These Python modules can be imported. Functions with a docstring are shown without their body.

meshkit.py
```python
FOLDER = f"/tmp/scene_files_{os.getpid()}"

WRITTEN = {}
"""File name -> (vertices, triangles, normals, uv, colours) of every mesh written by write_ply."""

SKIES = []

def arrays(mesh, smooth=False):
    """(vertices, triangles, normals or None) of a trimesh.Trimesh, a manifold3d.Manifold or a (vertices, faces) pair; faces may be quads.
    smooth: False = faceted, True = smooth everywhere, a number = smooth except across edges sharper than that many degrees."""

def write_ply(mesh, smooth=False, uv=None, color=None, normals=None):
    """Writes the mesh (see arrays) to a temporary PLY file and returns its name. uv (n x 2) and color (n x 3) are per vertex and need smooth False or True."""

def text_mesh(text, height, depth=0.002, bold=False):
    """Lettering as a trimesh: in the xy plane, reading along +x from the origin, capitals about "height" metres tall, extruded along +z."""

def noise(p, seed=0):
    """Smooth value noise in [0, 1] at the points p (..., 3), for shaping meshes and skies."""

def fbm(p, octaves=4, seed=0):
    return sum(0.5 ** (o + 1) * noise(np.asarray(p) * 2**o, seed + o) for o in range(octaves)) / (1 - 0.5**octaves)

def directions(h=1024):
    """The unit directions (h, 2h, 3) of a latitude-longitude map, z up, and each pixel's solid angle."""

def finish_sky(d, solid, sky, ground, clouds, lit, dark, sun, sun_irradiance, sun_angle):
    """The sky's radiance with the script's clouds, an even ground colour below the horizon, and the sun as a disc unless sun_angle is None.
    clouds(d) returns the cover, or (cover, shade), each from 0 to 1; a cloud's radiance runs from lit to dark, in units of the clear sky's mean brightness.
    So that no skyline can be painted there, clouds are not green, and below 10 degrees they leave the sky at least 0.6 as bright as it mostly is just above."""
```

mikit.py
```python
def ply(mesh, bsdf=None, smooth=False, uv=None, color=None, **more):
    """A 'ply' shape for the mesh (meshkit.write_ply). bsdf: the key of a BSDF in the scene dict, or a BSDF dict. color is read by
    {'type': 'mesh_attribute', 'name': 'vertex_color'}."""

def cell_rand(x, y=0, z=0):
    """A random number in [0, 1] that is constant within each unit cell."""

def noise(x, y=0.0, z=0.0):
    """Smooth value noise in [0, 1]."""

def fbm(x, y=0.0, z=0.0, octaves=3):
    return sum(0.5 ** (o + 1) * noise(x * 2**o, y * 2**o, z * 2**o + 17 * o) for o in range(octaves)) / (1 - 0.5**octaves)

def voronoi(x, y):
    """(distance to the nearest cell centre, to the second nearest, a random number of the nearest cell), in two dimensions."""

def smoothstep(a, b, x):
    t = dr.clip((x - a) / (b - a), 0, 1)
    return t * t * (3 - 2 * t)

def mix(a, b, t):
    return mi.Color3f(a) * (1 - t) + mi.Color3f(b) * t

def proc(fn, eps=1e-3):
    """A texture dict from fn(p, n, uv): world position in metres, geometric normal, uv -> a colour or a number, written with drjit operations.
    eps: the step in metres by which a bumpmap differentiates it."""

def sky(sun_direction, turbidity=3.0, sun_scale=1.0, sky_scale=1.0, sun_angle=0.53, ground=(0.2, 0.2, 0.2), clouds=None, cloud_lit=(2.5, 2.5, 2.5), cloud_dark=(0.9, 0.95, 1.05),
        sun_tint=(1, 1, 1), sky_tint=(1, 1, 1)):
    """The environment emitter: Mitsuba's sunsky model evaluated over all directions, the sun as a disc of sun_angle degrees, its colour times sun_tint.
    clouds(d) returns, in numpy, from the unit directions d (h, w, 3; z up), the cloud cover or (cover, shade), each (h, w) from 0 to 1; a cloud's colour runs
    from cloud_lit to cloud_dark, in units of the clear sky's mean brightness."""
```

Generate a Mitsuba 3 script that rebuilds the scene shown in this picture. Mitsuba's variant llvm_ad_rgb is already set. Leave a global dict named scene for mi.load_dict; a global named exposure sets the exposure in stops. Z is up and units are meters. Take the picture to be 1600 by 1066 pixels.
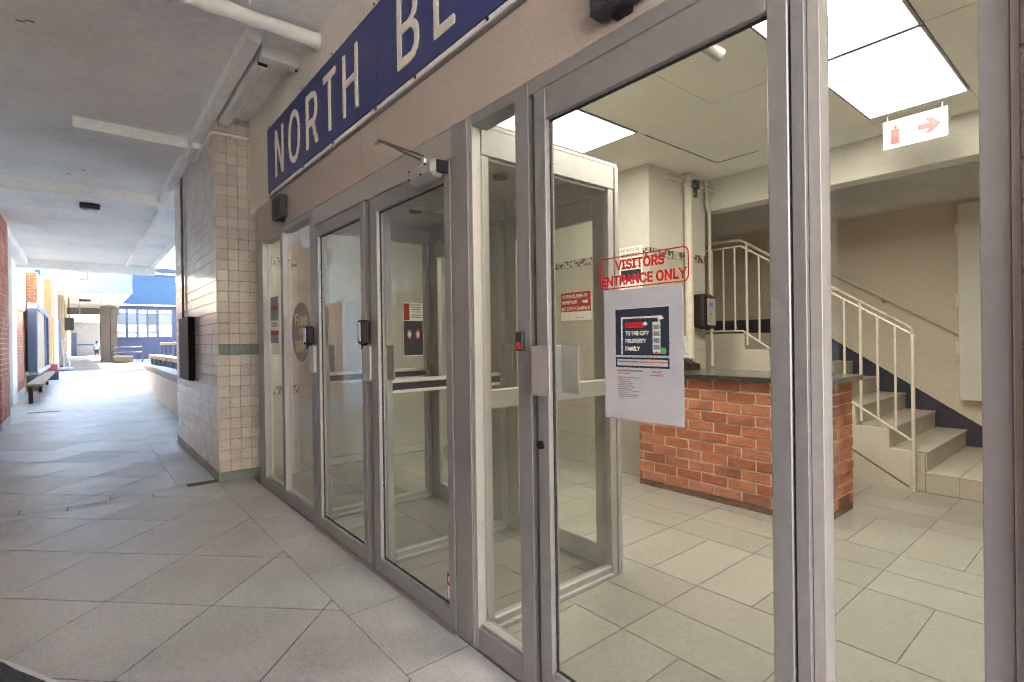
import math, random
import numpy as np, trimesh, mitsuba as mi, mikit, meshkit
import drjit as dr
from mikit import noise, fbm, mix, smoothstep, cell_rand
from shapely.geometry import Polygon, box as sbox, Point
from shapely import affinity
import manifold3d as m3

random.seed(7)
RNG = np.random.default_rng(7)
scene, labels = {}, {}
T = mi.ScalarTransform4f

# ------------------------------------------------------------------ camera, sky, exposure
YAW, PITCH, ROLL, EYE = 0.690508, -0.003341, -0.013962, 1.36
fwd = np.array([math.sin(YAW) * math.cos(PITCH), math.cos(YAW) * math.cos(PITCH), math.sin(PITCH)])
rgt = np.array([math.cos(YAW), -math.sin(YAW), 0.0])
upv = np.cross(rgt, fwd)
upc = -math.sin(ROLL) * rgt + math.cos(ROLL) * upv
scene['camera'] = {'type': 'perspective', 'fov': 2 * math.degrees(math.atan(800 / 814.25)), 'fov_axis': 'x', 'near_clip': 0.05, 'far_clip': 1500.0,
                   'to_world': T().look_at(origin=[0, 0, EYE], target=[float(a) for a in np.array([0, 0, EYE]) + fwd], up=[float(a) for a in upc])}
scene['sky'] = mikit.sky([0.41, 0.91, 1.2], turbidity=3, sky_tint=(1.06, 1.0, 0.92))
LAMP = [0.56, 0.525, 0.45]
exposure = 5.6

# ------------------------------------------------------------------ materials
def mat(name, color, rough=0.5, bump=None, **kw):
    if callable(color):
        color = mikit.proc(color)
    elif isinstance(color, (list, tuple)):
        color = {'type': 'rgb', 'value': list(color)}
    b = {'type': 'principled', 'base_color': color, 'roughness': rough, **kw}
    if bump is not None:
        fn, scale, eps = bump
        b = {'type': 'bumpmap', 'arbitrary': mikit.proc(fn, eps=eps), 'scale': scale, 'bsdf': b}
    scene[name] = {'type': 'twosided', 'bsdf': b}
    return name

def mottle(c, amp=0.12, s=3.0, fine=40.0, famp=0.10, tint=(0.92, 0.97, 1.0)):
    """a base colour with broad soft stains and a fine grain"""
    def f(p, n, uv):
        a = fbm(p.x * s, p.y * s, p.z * s, 3)
        g = noise(p.x * fine, p.y * fine, p.z * fine)
        k = 1 + amp * 2 * (a - 0.5) + famp * 2 * (g - 0.5)
        t = noise(p.x * s * 0.6 + 9, p.y * s * 0.6, p.z * s * 0.6 + 4)
        return mix(c, (c[0] * tint[0], c[1] * tint[1], c[2] * tint[2]), t) * k
    return f

def paving(c):
    base = mottle(c, 0.12, 2.2, 120, 0.10)
    def f(p, n, uv):
        scuff = smoothstep(0.62, 0.80, fbm(p.x * 1.3 + 3, p.y * 1.1, 2.0, 4)) * noise(p.x * 60, p.y * 60)
        return base(p, n, uv) * (1 - 0.24 * scuff)
    return f

def speck(c, c2, s, thr, amp=0.15, bs=2.0):
    def f(p, n, uv):
        g = noise(p.x * s, p.y * s, p.z * s)
        a = fbm(p.x * bs, p.y * bs, p.z * bs, 3)
        return mix(c, c2, smoothstep(thr, thr + 0.12, g)) * (1 + amp * 2 * (a - 0.5))
    return f

def rough_plaster(p, n, uv):
    return fbm(p.x * 22, p.y * 22, p.z * 22, 3) + 0.5 * noise(p.x * 90, p.y * 90, p.z * 90)
def board_marks(p, n, uv):
    return fbm(p.x * 5, p.y * 22, p.z * 20, 3) + 0.6 * fbm(p.x * 45, p.y * 55, p.z * 50, 2)
def stucco(p, n, uv):
    return fbm(p.x * 30, p.y * 30, p.z * 30, 2)
def wavy(p, n, uv):
    return noise(p.x * 14, p.y * 14, p.z * 14) + 0.4 * noise(p.x * 35, p.y * 35, p.z * 35)
def brick_rough(p, n, uv):
    return fbm(p.x * 60, p.y * 60, p.z * 60, 3)

for i, c in enumerate([(0.425, 0.415, 0.40), (0.44, 0.43, 0.413), (0.412, 0.402, 0.387)]):
    mat(f'm_paving_{i}', paving(c), 0.40 + 0.03 * i, specular=0.22)
for i, c in enumerate([(0.272, 0.254, 0.217), (0.292, 0.272, 0.232), (0.255, 0.24, 0.205)]):
    mat(f'm_lobby_tile_{i}', mottle(c, 0.10, 1.6, 90, 0.06), 0.28, specular=0.45)
mat('m_stair_tile', mottle((0.43, 0.395, 0.33), 0.10, 2.5, 70, 0.07), 0.4)
mat('m_grout', mottle((0.10, 0.093, 0.083), 0.3, 6, 60, 0.2), 0.9)
mat('m_lobby_grout', mottle((0.22, 0.19, 0.15), 0.3, 6, 60, 0.2), 0.9)
mat('m_concrete_paint', mottle((0.79, 0.787, 0.78), 0.12, 1.4, 26, 0.08), 0.75, bump=(board_marks, 0.013, 2e-3))
mat('m_white_paint', mottle((0.70, 0.68, 0.65), 0.10, 2.5, 35, 0.04), 0.6)
mat('m_wall_white', mottle((0.66, 0.615, 0.555), 0.10, 2.0, 35, 0.05), 0.7)
mat('m_fascia', mottle((0.41, 0.345, 0.308), 0.07, 2.0, 160, 0.10), 0.7, bump=(stucco, 0.0012, 2e-3))
mat('m_sign_blue', mottle((0.035, 0.043, 0.17), 0.10, 1.5, 30, 0.05), 0.4)
mat('m_letter', (0.66, 0.62, 0.57), 0.5)
mat('m_alu', mottle((0.265, 0.255, 0.254), 0.05, 3, 60, 0.04), 0.38, metallic=0.35)
mat('m_alu_pale', mottle((0.38, 0.355, 0.335), 0.05, 3, 60, 0.04), 0.4, metallic=0.25)
mat('m_alu_inner', mottle((0.34, 0.33, 0.30), 0.05, 3, 60, 0.04), 0.42, metallic=0.2)
mat('m_gasket', (0.02, 0.02, 0.02), 0.6)
for i, c in enumerate([(0.47, 0.42, 0.378), (0.50, 0.445, 0.40), (0.44, 0.39, 0.355), (0.48, 0.415, 0.365)]):
    mat(f'm_glazed_{i}', mottle(c, 0.10, 5, 60, 0.06), 0.16, specular=0.55)
mat('m_tile_grout', mottle((0.10, 0.085, 0.07), 0.3, 8, 60, 0.2), 0.9)
mat('m_green_tile', mottle((0.15, 0.19, 0.165), 0.15, 5, 60, 0.08), 0.25)
for i, c in enumerate([(0.45, 0.145, 0.078), (0.50, 0.175, 0.095), (0.39, 0.118, 0.062), (0.46, 0.165, 0.095), (0.35, 0.115, 0.068)]):
    mat(f'm_brick_{i}', mottle(c, 0.28, 9, 70, 0.22, (0.9, 1.02, 1.05)), 0.8, bump=(brick_rough, 0.0035, 1e-3))
mat('m_brick_dirty', mottle((0.16, 0.075, 0.045), 0.35, 7, 60, 0.25), 0.85)
mat('m_mortar', mottle((0.64, 0.53, 0.40), 0.25, 6, 90, 0.2), 0.9)
mat('m_wall_brick', mottle((0.36, 0.15, 0.11), 0.35, 4, 40, 0.22), 0.85)
mat('m_wall_brick_orange', mottle((0.32, 0.135, 0.07), 0.35, 4, 40, 0.2), 0.85)
mat('m_granite', speck((0.022, 0.026, 0.024), (0.10, 0.11, 0.10), 260, 0.66), 0.15)
mat('m_lobby_wall', mottle((0.56, 0.525, 0.455), 0.06, 1.5, 50, 0.04), 0.6, bump=(wavy, 0.004, 3e-3))
mat('m_lobby_ceiling', mottle((0.78, 0.735, 0.64), 0.07, 1.2, 40, 0.03), 0.7, bump=(wavy, 0.0015, 3e-3))
for i, c in enumerate([(0.46, 0.42, 0.35), (0.475, 0.435, 0.365), (0.445, 0.405, 0.34)]):
    mat(f'm_wall_tile_{i}', mottle(c, 0.06, 3, 60, 0.04), 0.35)
mat('m_mosaic_dark', mottle((0.13, 0.10, 0.075), 0.5, 30, 60, 0.3), 0.3)
mat('m_mosaic_pale', mottle((0.50, 0.44, 0.35), 0.3, 30, 60, 0.2), 0.3)
mat('m_stair_wall', mottle((0.66, 0.59, 0.49), 0.08, 1.4, 60, 0.06), 0.7, bump=(stucco, 0.004, 2e-3))
mat('m_stringer', mottle((0.55, 0.505, 0.42), 0.08, 2, 50, 0.05), 0.7, bump=(stucco, 0.002, 2e-3))
mat('m_navy', mottle((0.009, 0.034, 0.062), 0.2, 3, 50, 0.1), 0.6, specular=0.2)
mat('m_rail_white', mottle((0.60, 0.54, 0.46), 0.12, 9, 60, 0.12), 0.4)
mat('m_rail_old', mottle((0.40, 0.33, 0.26), 0.35, 14, 60, 0.25), 0.5)
mat('m_cabinet', mottle((0.68, 0.66, 0.60), 0.05, 2, 40, 0.03), 0.45)
mat('m_black', (0.013, 0.013, 0.014), 0.5, specular=0.25)
mat('m_dark_plastic', mottle((0.03, 0.03, 0.034), 0.2, 20, 200, 0.2), 0.5)
mat('m_grey_plastic', (0.30, 0.285, 0.27), 0.35)
mat('m_silver', (0.45, 0.43, 0.41), 0.3, metallic=0.8)
mat('m_grey_metal', mottle((0.36, 0.34, 0.33), 0.08, 12, 100, 0.06), 0.4, metallic=0.5)
mat('m_paper', mottle((0.43, 0.425, 0.445), 0.03, 6, 60, 0.02), 0.45)
mat('m_paper_white', (0.72, 0.70, 0.66), 0.5)
mat('m_poster_navy', (0.022, 0.032, 0.05), 0.4)
mat('m_red', (0.52, 0.022, 0.022), 0.45)
mat('m_red_print', (0.36, 0.016, 0.015), 0.5)
mat('m_orange_print', (0.55, 0.16, 0.07), 0.5)
mat('m_green_print', (0.08, 0.36, 0.10), 0.5)
mat('m_grey_print', (0.20, 0.20, 0.21), 0.5)
mat('m_pale_print', (0.52, 0.53, 0.55), 0.5)
mat('m_white_print', (0.68, 0.67, 0.65), 0.5)
mat('m_purple', (0.25, 0.165, 0.17), 0.45)
mat('m_lime', (0.52, 0.53, 0.20), 0.5)
mat('m_violet', (0.12, 0.09, 0.45), 0.4)
mat('m_navy_band', (0.035, 0.028, 0.05), 0.4)
mat('m_sign_cream', (0.40, 0.39, 0.34), 0.5)
mat('m_rubber', mottle((0.05, 0.055, 0.06), 0.3, 20, 200, 0.3), 0.8)
mat('m_blue_wall', mottle((0.024, 0.072, 0.155), 0.12, 0.6, 8, 0.06), 0.7)
mat('m_blue_lower', mottle((0.045, 0.062, 0.13), 0.12, 0.6, 8, 0.06), 0.7)
mat('m_pale_blue', mottle((0.27, 0.33, 0.45), 0.14, 0.8, 10, 0.06), 0.75, bump=(rough_plaster, 0.01, 5e-3))
mat('m_window_blue', (0.05, 0.09, 0.17), 0.35)
mat('m_window_pale', (0.17, 0.21, 0.26), 0.4)
mat('m_pane_white', mottle((0.42, 0.44, 0.47), 0.06, 1, 8, 0.04), 0.4)
mat('m_pane_dark', (0.10, 0.14, 0.17), 0.12)
mat('m_bench_slat', mottle((0.55, 0.52, 0.49), 0.12, 4, 60, 0.1), 0.6)
mat('m_bench_side', mottle((0.20, 0.155, 0.12), 0.2, 4, 60, 0.1), 0.7)
mat('m_bench_navy', (0.035, 0.05, 0.10), 0.4)
mat('m_stone_cap', mottle((0.24, 0.205, 0.18), 0.2, 4, 60, 0.12), 0.4)
mat('m_yard', mottle((0.24, 0.23, 0.215), 0.15, 0.8, 12, 0.1), 0.85)
mat('m_terrace', mottle((0.52, 0.50, 0.47), 0.12, 0.8, 12, 0.1), 0.85)
mat('m_yard_grey', mottle((0.24, 0.26, 0.29), 0.15, 0.8, 12, 0.1), 0.8)
mat('m_brown_tile', mottle((0.10, 0.07, 0.06), 0.2, 5, 60, 0.15), 0.4)
mat('m_far_grey', mottle((0.30, 0.295, 0.285), 0.08, 0.7, 10, 0.05), 0.8)
mat('m_far_brown', mottle((0.11, 0.097, 0.088), 0.15, 0.8, 10, 0.1), 0.8)
mat('m_beige_column', mottle((0.40, 0.33, 0.24), 0.12, 1.5, 15, 0.08), 0.75)
mat('m_skin', (0.12, 0.065, 0.045), 0.6)
mat('m_shirt_blue', mottle((0.22, 0.38, 0.55), 0.1, 8, 60, 0.1), 0.8)
mat('m_shorts', (0.03, 0.035, 0.05), 0.8)
mat('m_pink', (0.50, 0.13, 0.15), 0.6)
mat('m_door_blue', mottle((0.52, 0.60, 0.70), 0.05, 1.2, 30, 0.03), 0.5)
mat('m_plaster_left', mottle((0.76, 0.73, 0.67), 0.08, 1.2, 30, 0.05), 0.75)
mat('m_plinth', mottle((0.40, 0.40, 0.40), 0.15, 3, 40, 0.1), 0.7)
mat('m_upper_render', mottle((0.62, 0.60, 0.57), 0.1, 0.5, 6, 0.05), 0.85)
mat('m_closer', mottle((0.30, 0.285, 0.275), 0.06, 10, 80, 0.06), 0.45)
mat('m_dark_steel', (0.14, 0.13, 0.125), 0.35, metallic=0.6)
mat('m_matte_black', (0.008, 0.008, 0.008), 1.0, specular=0.05)
mat('m_plate', mottle((0.13, 0.115, 0.11), 0.1, 5, 60, 0.06), 0.6)
mat('m_dark_panel', mottle((0.36, 0.345, 0.315), 0.08, 2, 50, 0.05), 0.4)
scene['m_glass'] = {'type': 'thindielectric', 'int_ior': 1.56, 'specular_transmittance': {'type': 'rgb', 'value': [0.96, 0.975, 0.955]}}

# ------------------------------------------------------------------ mesh helpers
def _bevel_topology():
    v = _bevel_points(np.array([0, 0, 0.0]), np.array([1, 1, 1.0]), 0.2)
    h = trimesh.Trimesh(v, trimesh.convex.convex_hull(trimesh.PointCloud(v)).faces if False else [], process=False)
    from scipy.spatial import ConvexHull
    hull = ConvexHull(v)
    f = hull.simplices.copy()
    for i, (a, b, c) in enumerate(f):
        nrm = np.cross(v[b] - v[a], v[c] - v[a])
        if np.dot(nrm, hull.equations[i, :3]) < 0:
            f[i] = [a, c, b]
    return f

def _bevel_points(lo, hi, b):
    out = []
    for sx in (0, 1):
        for sy in (0, 1):
            for sz in (0, 1):
                c = np.where([sx, sy, sz], hi, lo).astype(float)
                d = np.where([sx, sy, sz], -b, b)
                for k in range(3):
                    q = c + d
                    q[k] = c[k]
                    out.append(q)
    return np.array(out)
BEVEL = _bevel_topology()

def bx(x0, x1, y0, y1, z0, z1, b=0.0):
    lo = np.array([min(x0, x1), min(y0, y1), min(z0, z1)]); hi = np.array([max(x0, x1), max(y0, y1), max(z0, z1)])
    if b > 0:
        b = min(b, 0.4 * float((hi - lo).min()))
        return trimesh.Trimesh(_bevel_points(lo, hi, b), BEVEL, process=False)
    m = trimesh.creation.box(extents=hi - lo)
    m.apply_translation((lo + hi) / 2)
    return m

def cat(*ms):
    ms = [m for a in ms for m in (a if isinstance(a, list) else [a])]
    return trimesh.util.concatenate(ms) if len(ms) > 1 else ms[0]

def tube(points, r, sides=10, closed=False):
    p = np.asarray(points, float)
    n = len(p)
    seg = np.diff(p, axis=0)
    seg /= np.linalg.norm(seg, axis=1, keepdims=True)
    t = np.vstack([seg[:1], seg[:-1] + seg[1:], seg[-1:]])
    t /= np.linalg.norm(t, axis=1, keepdims=True)
    a = np.array([0, 0, 1.0]) if abs(t[0][2]) < 0.9 else np.array([1.0, 0, 0])
    rings = []
    ang = np.arange(sides) * 2 * np.pi / sides
    for i in range(n):
        a = a - t[i] * a.dot(t[i])
        a /= np.linalg.norm(a)
        b = np.cross(t[i], a)
        k = 1.0
        if 0 < i < n - 1:
            k = 1 / max(0.5, abs(seg[i - 1].dot(t[i])))
        rr = r[i] if hasattr(r, '__len__') else r
        rings.append(p[i] + rr * k ** 0.5 * (np.cos(ang)[:, None] * a + np.sin(ang)[:, None] * b))
    v = np.vstack(rings + [p[:1], p[-1:]])
    f = []
    for i in range(n - 1):
        for j in range(sides):
            q = (i * sides + j, i * sides + (j + 1) % sides, (i + 1) * sides + (j + 1) % sides, (i + 1) * sides + j)
            f += [(q[0], q[1], q[2]), (q[0], q[2], q[3])]
    e0, e1 = n * sides, n * sides + 1
    for j in range(sides):
        f += [(e0, (j + 1) % sides, j), (e1, (n - 1) * sides + j, (n - 1) * sides + (j + 1) % sides)]
    return trimesh.Trimesh(v, f, process=False)

def prism(poly, h, origin=(0, 0, 0), ex=(1, 0, 0), ey=(0, 1, 0)):
    """a shapely polygon, or a list of points, in the plane (ex, ey) at origin, raised by h along ex x ey"""
    if not hasattr(poly, 'geom_type'):
        poly = Polygon(poly)
    parts = list(poly.geoms) if hasattr(poly, 'geoms') else [poly]
    ms = [trimesh.creation.extrude_polygon(g, h, engine='earcut') for g in parts if g.area > 1e-9]
    m = cat(ms)
    ex, ey = np.array(ex, float), np.array(ey, float)
    M = np.eye(4)
    M[:3, 0], M[:3, 1], M[:3, 2], M[:3, 3] = ex, ey, np.cross(ex, ey), origin
    m.apply_transform(M)
    return m

IN_FRONT = ((0, -1, 0), (0, 0, 1))      # on a face that looks towards -x, reading from larger to smaller y
FACING = ((1, 0, 0), (0, 0, 1))         # on a face that looks towards -y

def text_at(txt, left, base, width, height, plane, axes, depth=0.0015, bold=True):
    """lettering filling width x height; left and base are coordinates along the reading axis and z; plane is the face's position"""
    m = meshkit.text_mesh(txt, 0.1, depth, bold=bold)
    lo, hi = m.bounds
    m.apply_translation([-lo[0], -lo[1], -lo[2]])
    m.apply_scale([width / (hi[0] - lo[0]), height / (hi[1] - lo[1]), 1.0])
    ex, ey = np.array(axes[0], float), np.array(axes[1], float)
    M = np.eye(4)
    M[:3, 0], M[:3, 1], M[:3, 2] = ex, ey, np.cross(ex, ey)
    M[:3, 3] = (plane, left, base) if axes is IN_FRONT else (left, plane, base)
    m.apply_transform(M)
    return m

def rrect(w, h, r):
    return sbox(r, r, w - r, h - r).buffer(r, 6)

# ------------------------------------------------------------------ scene helpers
_count = {}
def key_for(base):
    k = _count.get(base, 0)
    _count[base] = k + 1
    return base if k == 0 else f'{base}_{k:03d}'

def note(key, label=None, category=None, group=None, kind=None):
    d = labels.setdefault(key, {})
    for a, b in (('label', label), ('category', category), ('group', group), ('kind', kind)):
        if b:
            d[a] = b
    return key

def thing(name, label, category, group=None):
    return note(key_for(name), label, category, group)

FIT = [None]
def obj(name, mesh, m, parent=None, label=None, category=None, group=None, kind=None, smooth=False, **kw):
    key = key_for(f'{parent}__{name}' if parent else name)
    if FIT[0] is not None:
        mesh = mesh.copy()
        mesh.apply_transform(FIT[0])
    scene[key] = mikit.ply(mesh, m, smooth=smooth, **kw)
    if label or category or group or kind:
        note(key, label, category, group, kind)
    return key

def struct(name, mesh, m, label, smooth=False):
    return obj(name, mesh, m, None, label, None, None, 'structure', smooth)

# ------------------------------------------------------------------ the ground
struct('ground', bx(-60, 60, -40, 160, -0.5, -0.03), 'm_yard', 'pale concrete ground of the yard and the street around the covered walk')
sun_yard = struct('courtyard', bx(-0.45, 9, 28.0, 60, -0.03, -0.004), 'm_yard', 'bright sunlit concrete yard beyond the end of the paved walk')
struct('yard_edge', bx(-1.4, -0.452, 28.05, 41, -0.03, -0.002), 'm_yard_grey', 'grey blue strip of paving along the left side of the sunlit yard')
obj('painted_curve', prism(Point(2.2, 35).buffer(3.0, 24).difference(Point(1.5, 34.7).buffer(3.15, 24)).intersection(sbox(-0.4, 28, 9, 45)), 0.003, (0, 0, -0.001)), 'm_grey_print', 'courtyard', 'dark curved line painted on the sunlit yard')

# paved walk: a bed with every tile near the camera its own piece
EDGE = Polygon([(-1.28, -5), (1.32, -5), (1.32, 5.74), (1.02, 5.74), (1.02, 8.55), (1.4, 8.55), (1.42, 13.5), (1.45, 16), (1.75, 22), (2.42, 32.4), (2.3, 33), (0.2, 29.0), (-0.95, 27.6), (-1.28, 27.5)])
walk = struct('pavement', prism(EDGE, 0.026, (0, 0, -0.03)), 'm_grout', 'grey tiled walkway with diamond laid paving under the covered passage')
GAP = 0.0042
bandA = sbox(-1.28, 5.63, 1.02, 5.93)
bandB = sbox(0.69, 5.93, 1.02, 8.75)
bandC = sbox(1.0, -5, 1.32, 5.63)
field = EDGE.difference(bandA).difference(bandB).difference(bandC)
pieces = []
D = 0.42426
for a in range(-12, 12):
    for b in range(-22, 82):
        if (a + b) % 2 == 0:
            continue
        cx, cy = 0.08 + D * a, 3.51 + D * b
        q = Polygon([(cx - D, cy), (cx, cy - D), (cx + D, cy), (cx, cy + D)]).buffer(-GAP, join_style=2).intersection(field)
        pieces.append(q)
for y in np.arange(-4.8, 5.6, 0.605):
    pieces.append(sbox(1.0, y + 0.065, 1.32, y + 0.67).buffer(-GAP, join_style=2).intersection(bandC))
for x in np.arange(-1.28, 1.02, 0.5866):
    pieces.append(sbox(x, 5.63, x + 0.5866, 5.78).buffer(-GAP, join_style=2).intersection(bandA))
    pieces.append(sbox(x - 0.3, 5.78, x + 0.2866, 5.93).buffer(-GAP, join_style=2).intersection(bandA))
for y in np.arange(5.93, 8.75, 0.6):
    pieces.append(sbox(0.69, y, 1.02, y + 0.6).buffer(-GAP, join_style=2).intersection(bandB))
far = []
for q in pieces:
    for g in (q.geoms if hasattr(q, 'geoms') else [q]):
        if g.geom_type != 'Polygon' or g.area < 2e-4:
            continue
        c = g.centroid
        m = prism(g, 0.006 + RNG.uniform(-4e-4, 4e-4), (0, 0, -0.0065))
        if -0.9 < c.y < 15.5:
            obj('tile', m, f'm_paving_{RNG.choice(3, p=[.5, .3, .2])}', walk)
        else:
            far.append(m)
obj('paving', cat(far), 'm_paving_0', walk, 'far stretch of the diamond paving', kind='stuff')

# lobby floor
lobby = struct('lobby_floor', bx(1.33, 7.2, -1.6, 5.7, -0.03, -0.004), 'm_lobby_grout', 'beige tiled floor of the lobby laid in a basket pattern')
cols = []
for k in range(-1, 5):
    o = 1.935 + 1.29 * k
    cols += [(o, o + 0.32, 'n'), (o + 0.32, o + 0.64, 'n'), (o + 0.64, o + 1.29, 'w')]
for x0, x1, kd in cols:
    for r in range(-5, 9):
        y0 = 0.957 + 0.601 * r
        for (a, b) in ([(y0, y0 + 0.601)] if kd == 'n' else [(y0, y0 + 0.3), (y0 + 0.3, y0 + 0.601)]):
            xa, xb, ya, yb = max(x0, 1.40), min(x1, 5.56), max(a, -1.5), min(b, 5.65)
            if xb - xa < 0.02 or yb - ya < 0.02:
                continue
            obj('tile', bx(xa + .003, xb - .003, ya + .003, yb - .003, -0.006, RNG.uniform(-3e-4, 1e-4)), f'm_lobby_tile_{RNG.integers(3)}', lobby)

# ------------------------------------------------------------------ ceiling of the covered walk
ceil = struct('walkway_ceiling', bx(-1.4, 1.40, -2, 9.6, 3.60, 3.72), 'm_concrete_paint', 'off white painted concrete ceiling of the covered walk')
obj('slab', bx(-1.4, 1.62, 9.75, 18.0, 3.585, 3.70), 'm_concrete_paint', ceil, 'brighter far bay of the ceiling')
obj('cross_beam', bx(-1.3, 1.60, 9.45, 9.72, 3.44, 3.62, 0.01), 'm_concrete_paint', ceil, 'beam crossing the ceiling between the two bays')
obj('edge_beam', bx(0.925, 1.02, 4.0, 6.42, 3.50, 3.605, 0.006), 'm_concrete_paint', ceil, 'narrow downstand along the edge of the near bay')
obj('edge_beam', bx(0.925, 1.02, 6.93, 9.45, 3.50, 3.605, 0.006), 'm_concrete_paint', ceil)
obj('edge_drop', bx(0.93, 1.035, 6.42, 6.93, 3.44, 3.605, 0.006), 'm_concrete_paint', ceil)
obj('side_beam', bx(-1.4, -1.02, 8.5, 18.0, 3.42, 3.60, 0.01), 'm_concrete_paint', ceil, 'beam where the ceiling meets the left wall')
obj('joint_strip', bx(0.98, 1.06, 9.72, 17.9, 3.50, 3.59, 0.006), 'm_concrete_paint', ceil, 'raised strip along the far bay')
obj('edge_lip', bx(1.52, 1.62, 9.72, 17.95, 3.52, 3.59, 0.006), 'm_concrete_paint', ceil)
obj('end_beam', bx(-1.3, 1.66, 18.0, 18.3, 3.345, 3.72, 0.01), 'm_concrete_paint', ceil, 'beam closing the end of the covered walk')
for x, y in ((0.02, 8.62), (-0.13, 8.9), (-0.32, 4.9), (-0.27, 4.86)):
    obj('mark', bx(x, x + .05, y, y + .012, 3.594, 3.6005), 'm_grey_print', ceil)
obj('crack', bx(-1.0, 1.5, 10.0, 10.012, 3.578, 3.588), 'm_grey_print', ceil)
T1 = thing('boxed_duct', 'white boxed duct fixed across the ceiling towards the tiled pillar', 'duct')
obj('casing', bx(-0.04, 0.925, 6.62, 6.93, 3.49, 3.603, 0.004), 'm_concrete_paint', T1)
T1 = thing('ceiling_pipe', 'fat painted pipe with a coupling crossing the ceiling above the blue sign', 'pipe')
obj('pipe', tube([(-1.2, 3.74, 3.505), (1.335, 3.74, 3.505)], 0.052, 16), 'm_white_paint', T1, smooth=40)
for x in (0.36, 0.415):
    obj('coupling', tube([(x, 3.74, 3.505), (x + 0.035, 3.74, 3.505)], 0.066, 16), 'm_white_paint', T1, smooth=40)
obj('flange', tube([(1.316, 3.74, 3.505), (1.332, 3.74, 3.505)], 0.06, 16), 'm_white_paint', T1, smooth=40)
obj('ceiling_rib', bx(0.86, 0.94, 2.2, 3.66, 3.53, 3.604, 0.004), 'm_concrete_paint', ceil)
T1 = thing('square_trunking', 'short white square trunk between the batten and the wall above the sign', 'trunking')
obj('trunk', bx(1.06, 1.335, 4.16, 4.26, 3.49, 3.598, 0.004), 'm_white_paint', T1)
obj('fixing', tube([(1.32, 4.2, 3.485), (1.32, 4.2, 3.472)], 0.01), 'm_black', T1)
T1 = thing('light_batten', 'unlit white batten light fitting over the tiled pillar', 'light')
obj('body', bx(1.04, 1.15, 4.28, 5.66, 3.545, 3.6, 0.004), 'm_white_paint', T1)
obj('cover', bx(1.045, 1.145, 4.28, 5.68, 3.47, 3.545, 0.02), 'm_white_paint', T1)
obj('loose_end', bx(1.06, 1.13, 4.265, 4.279, 3.475, 3.54), 'm_black', T1)
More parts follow.
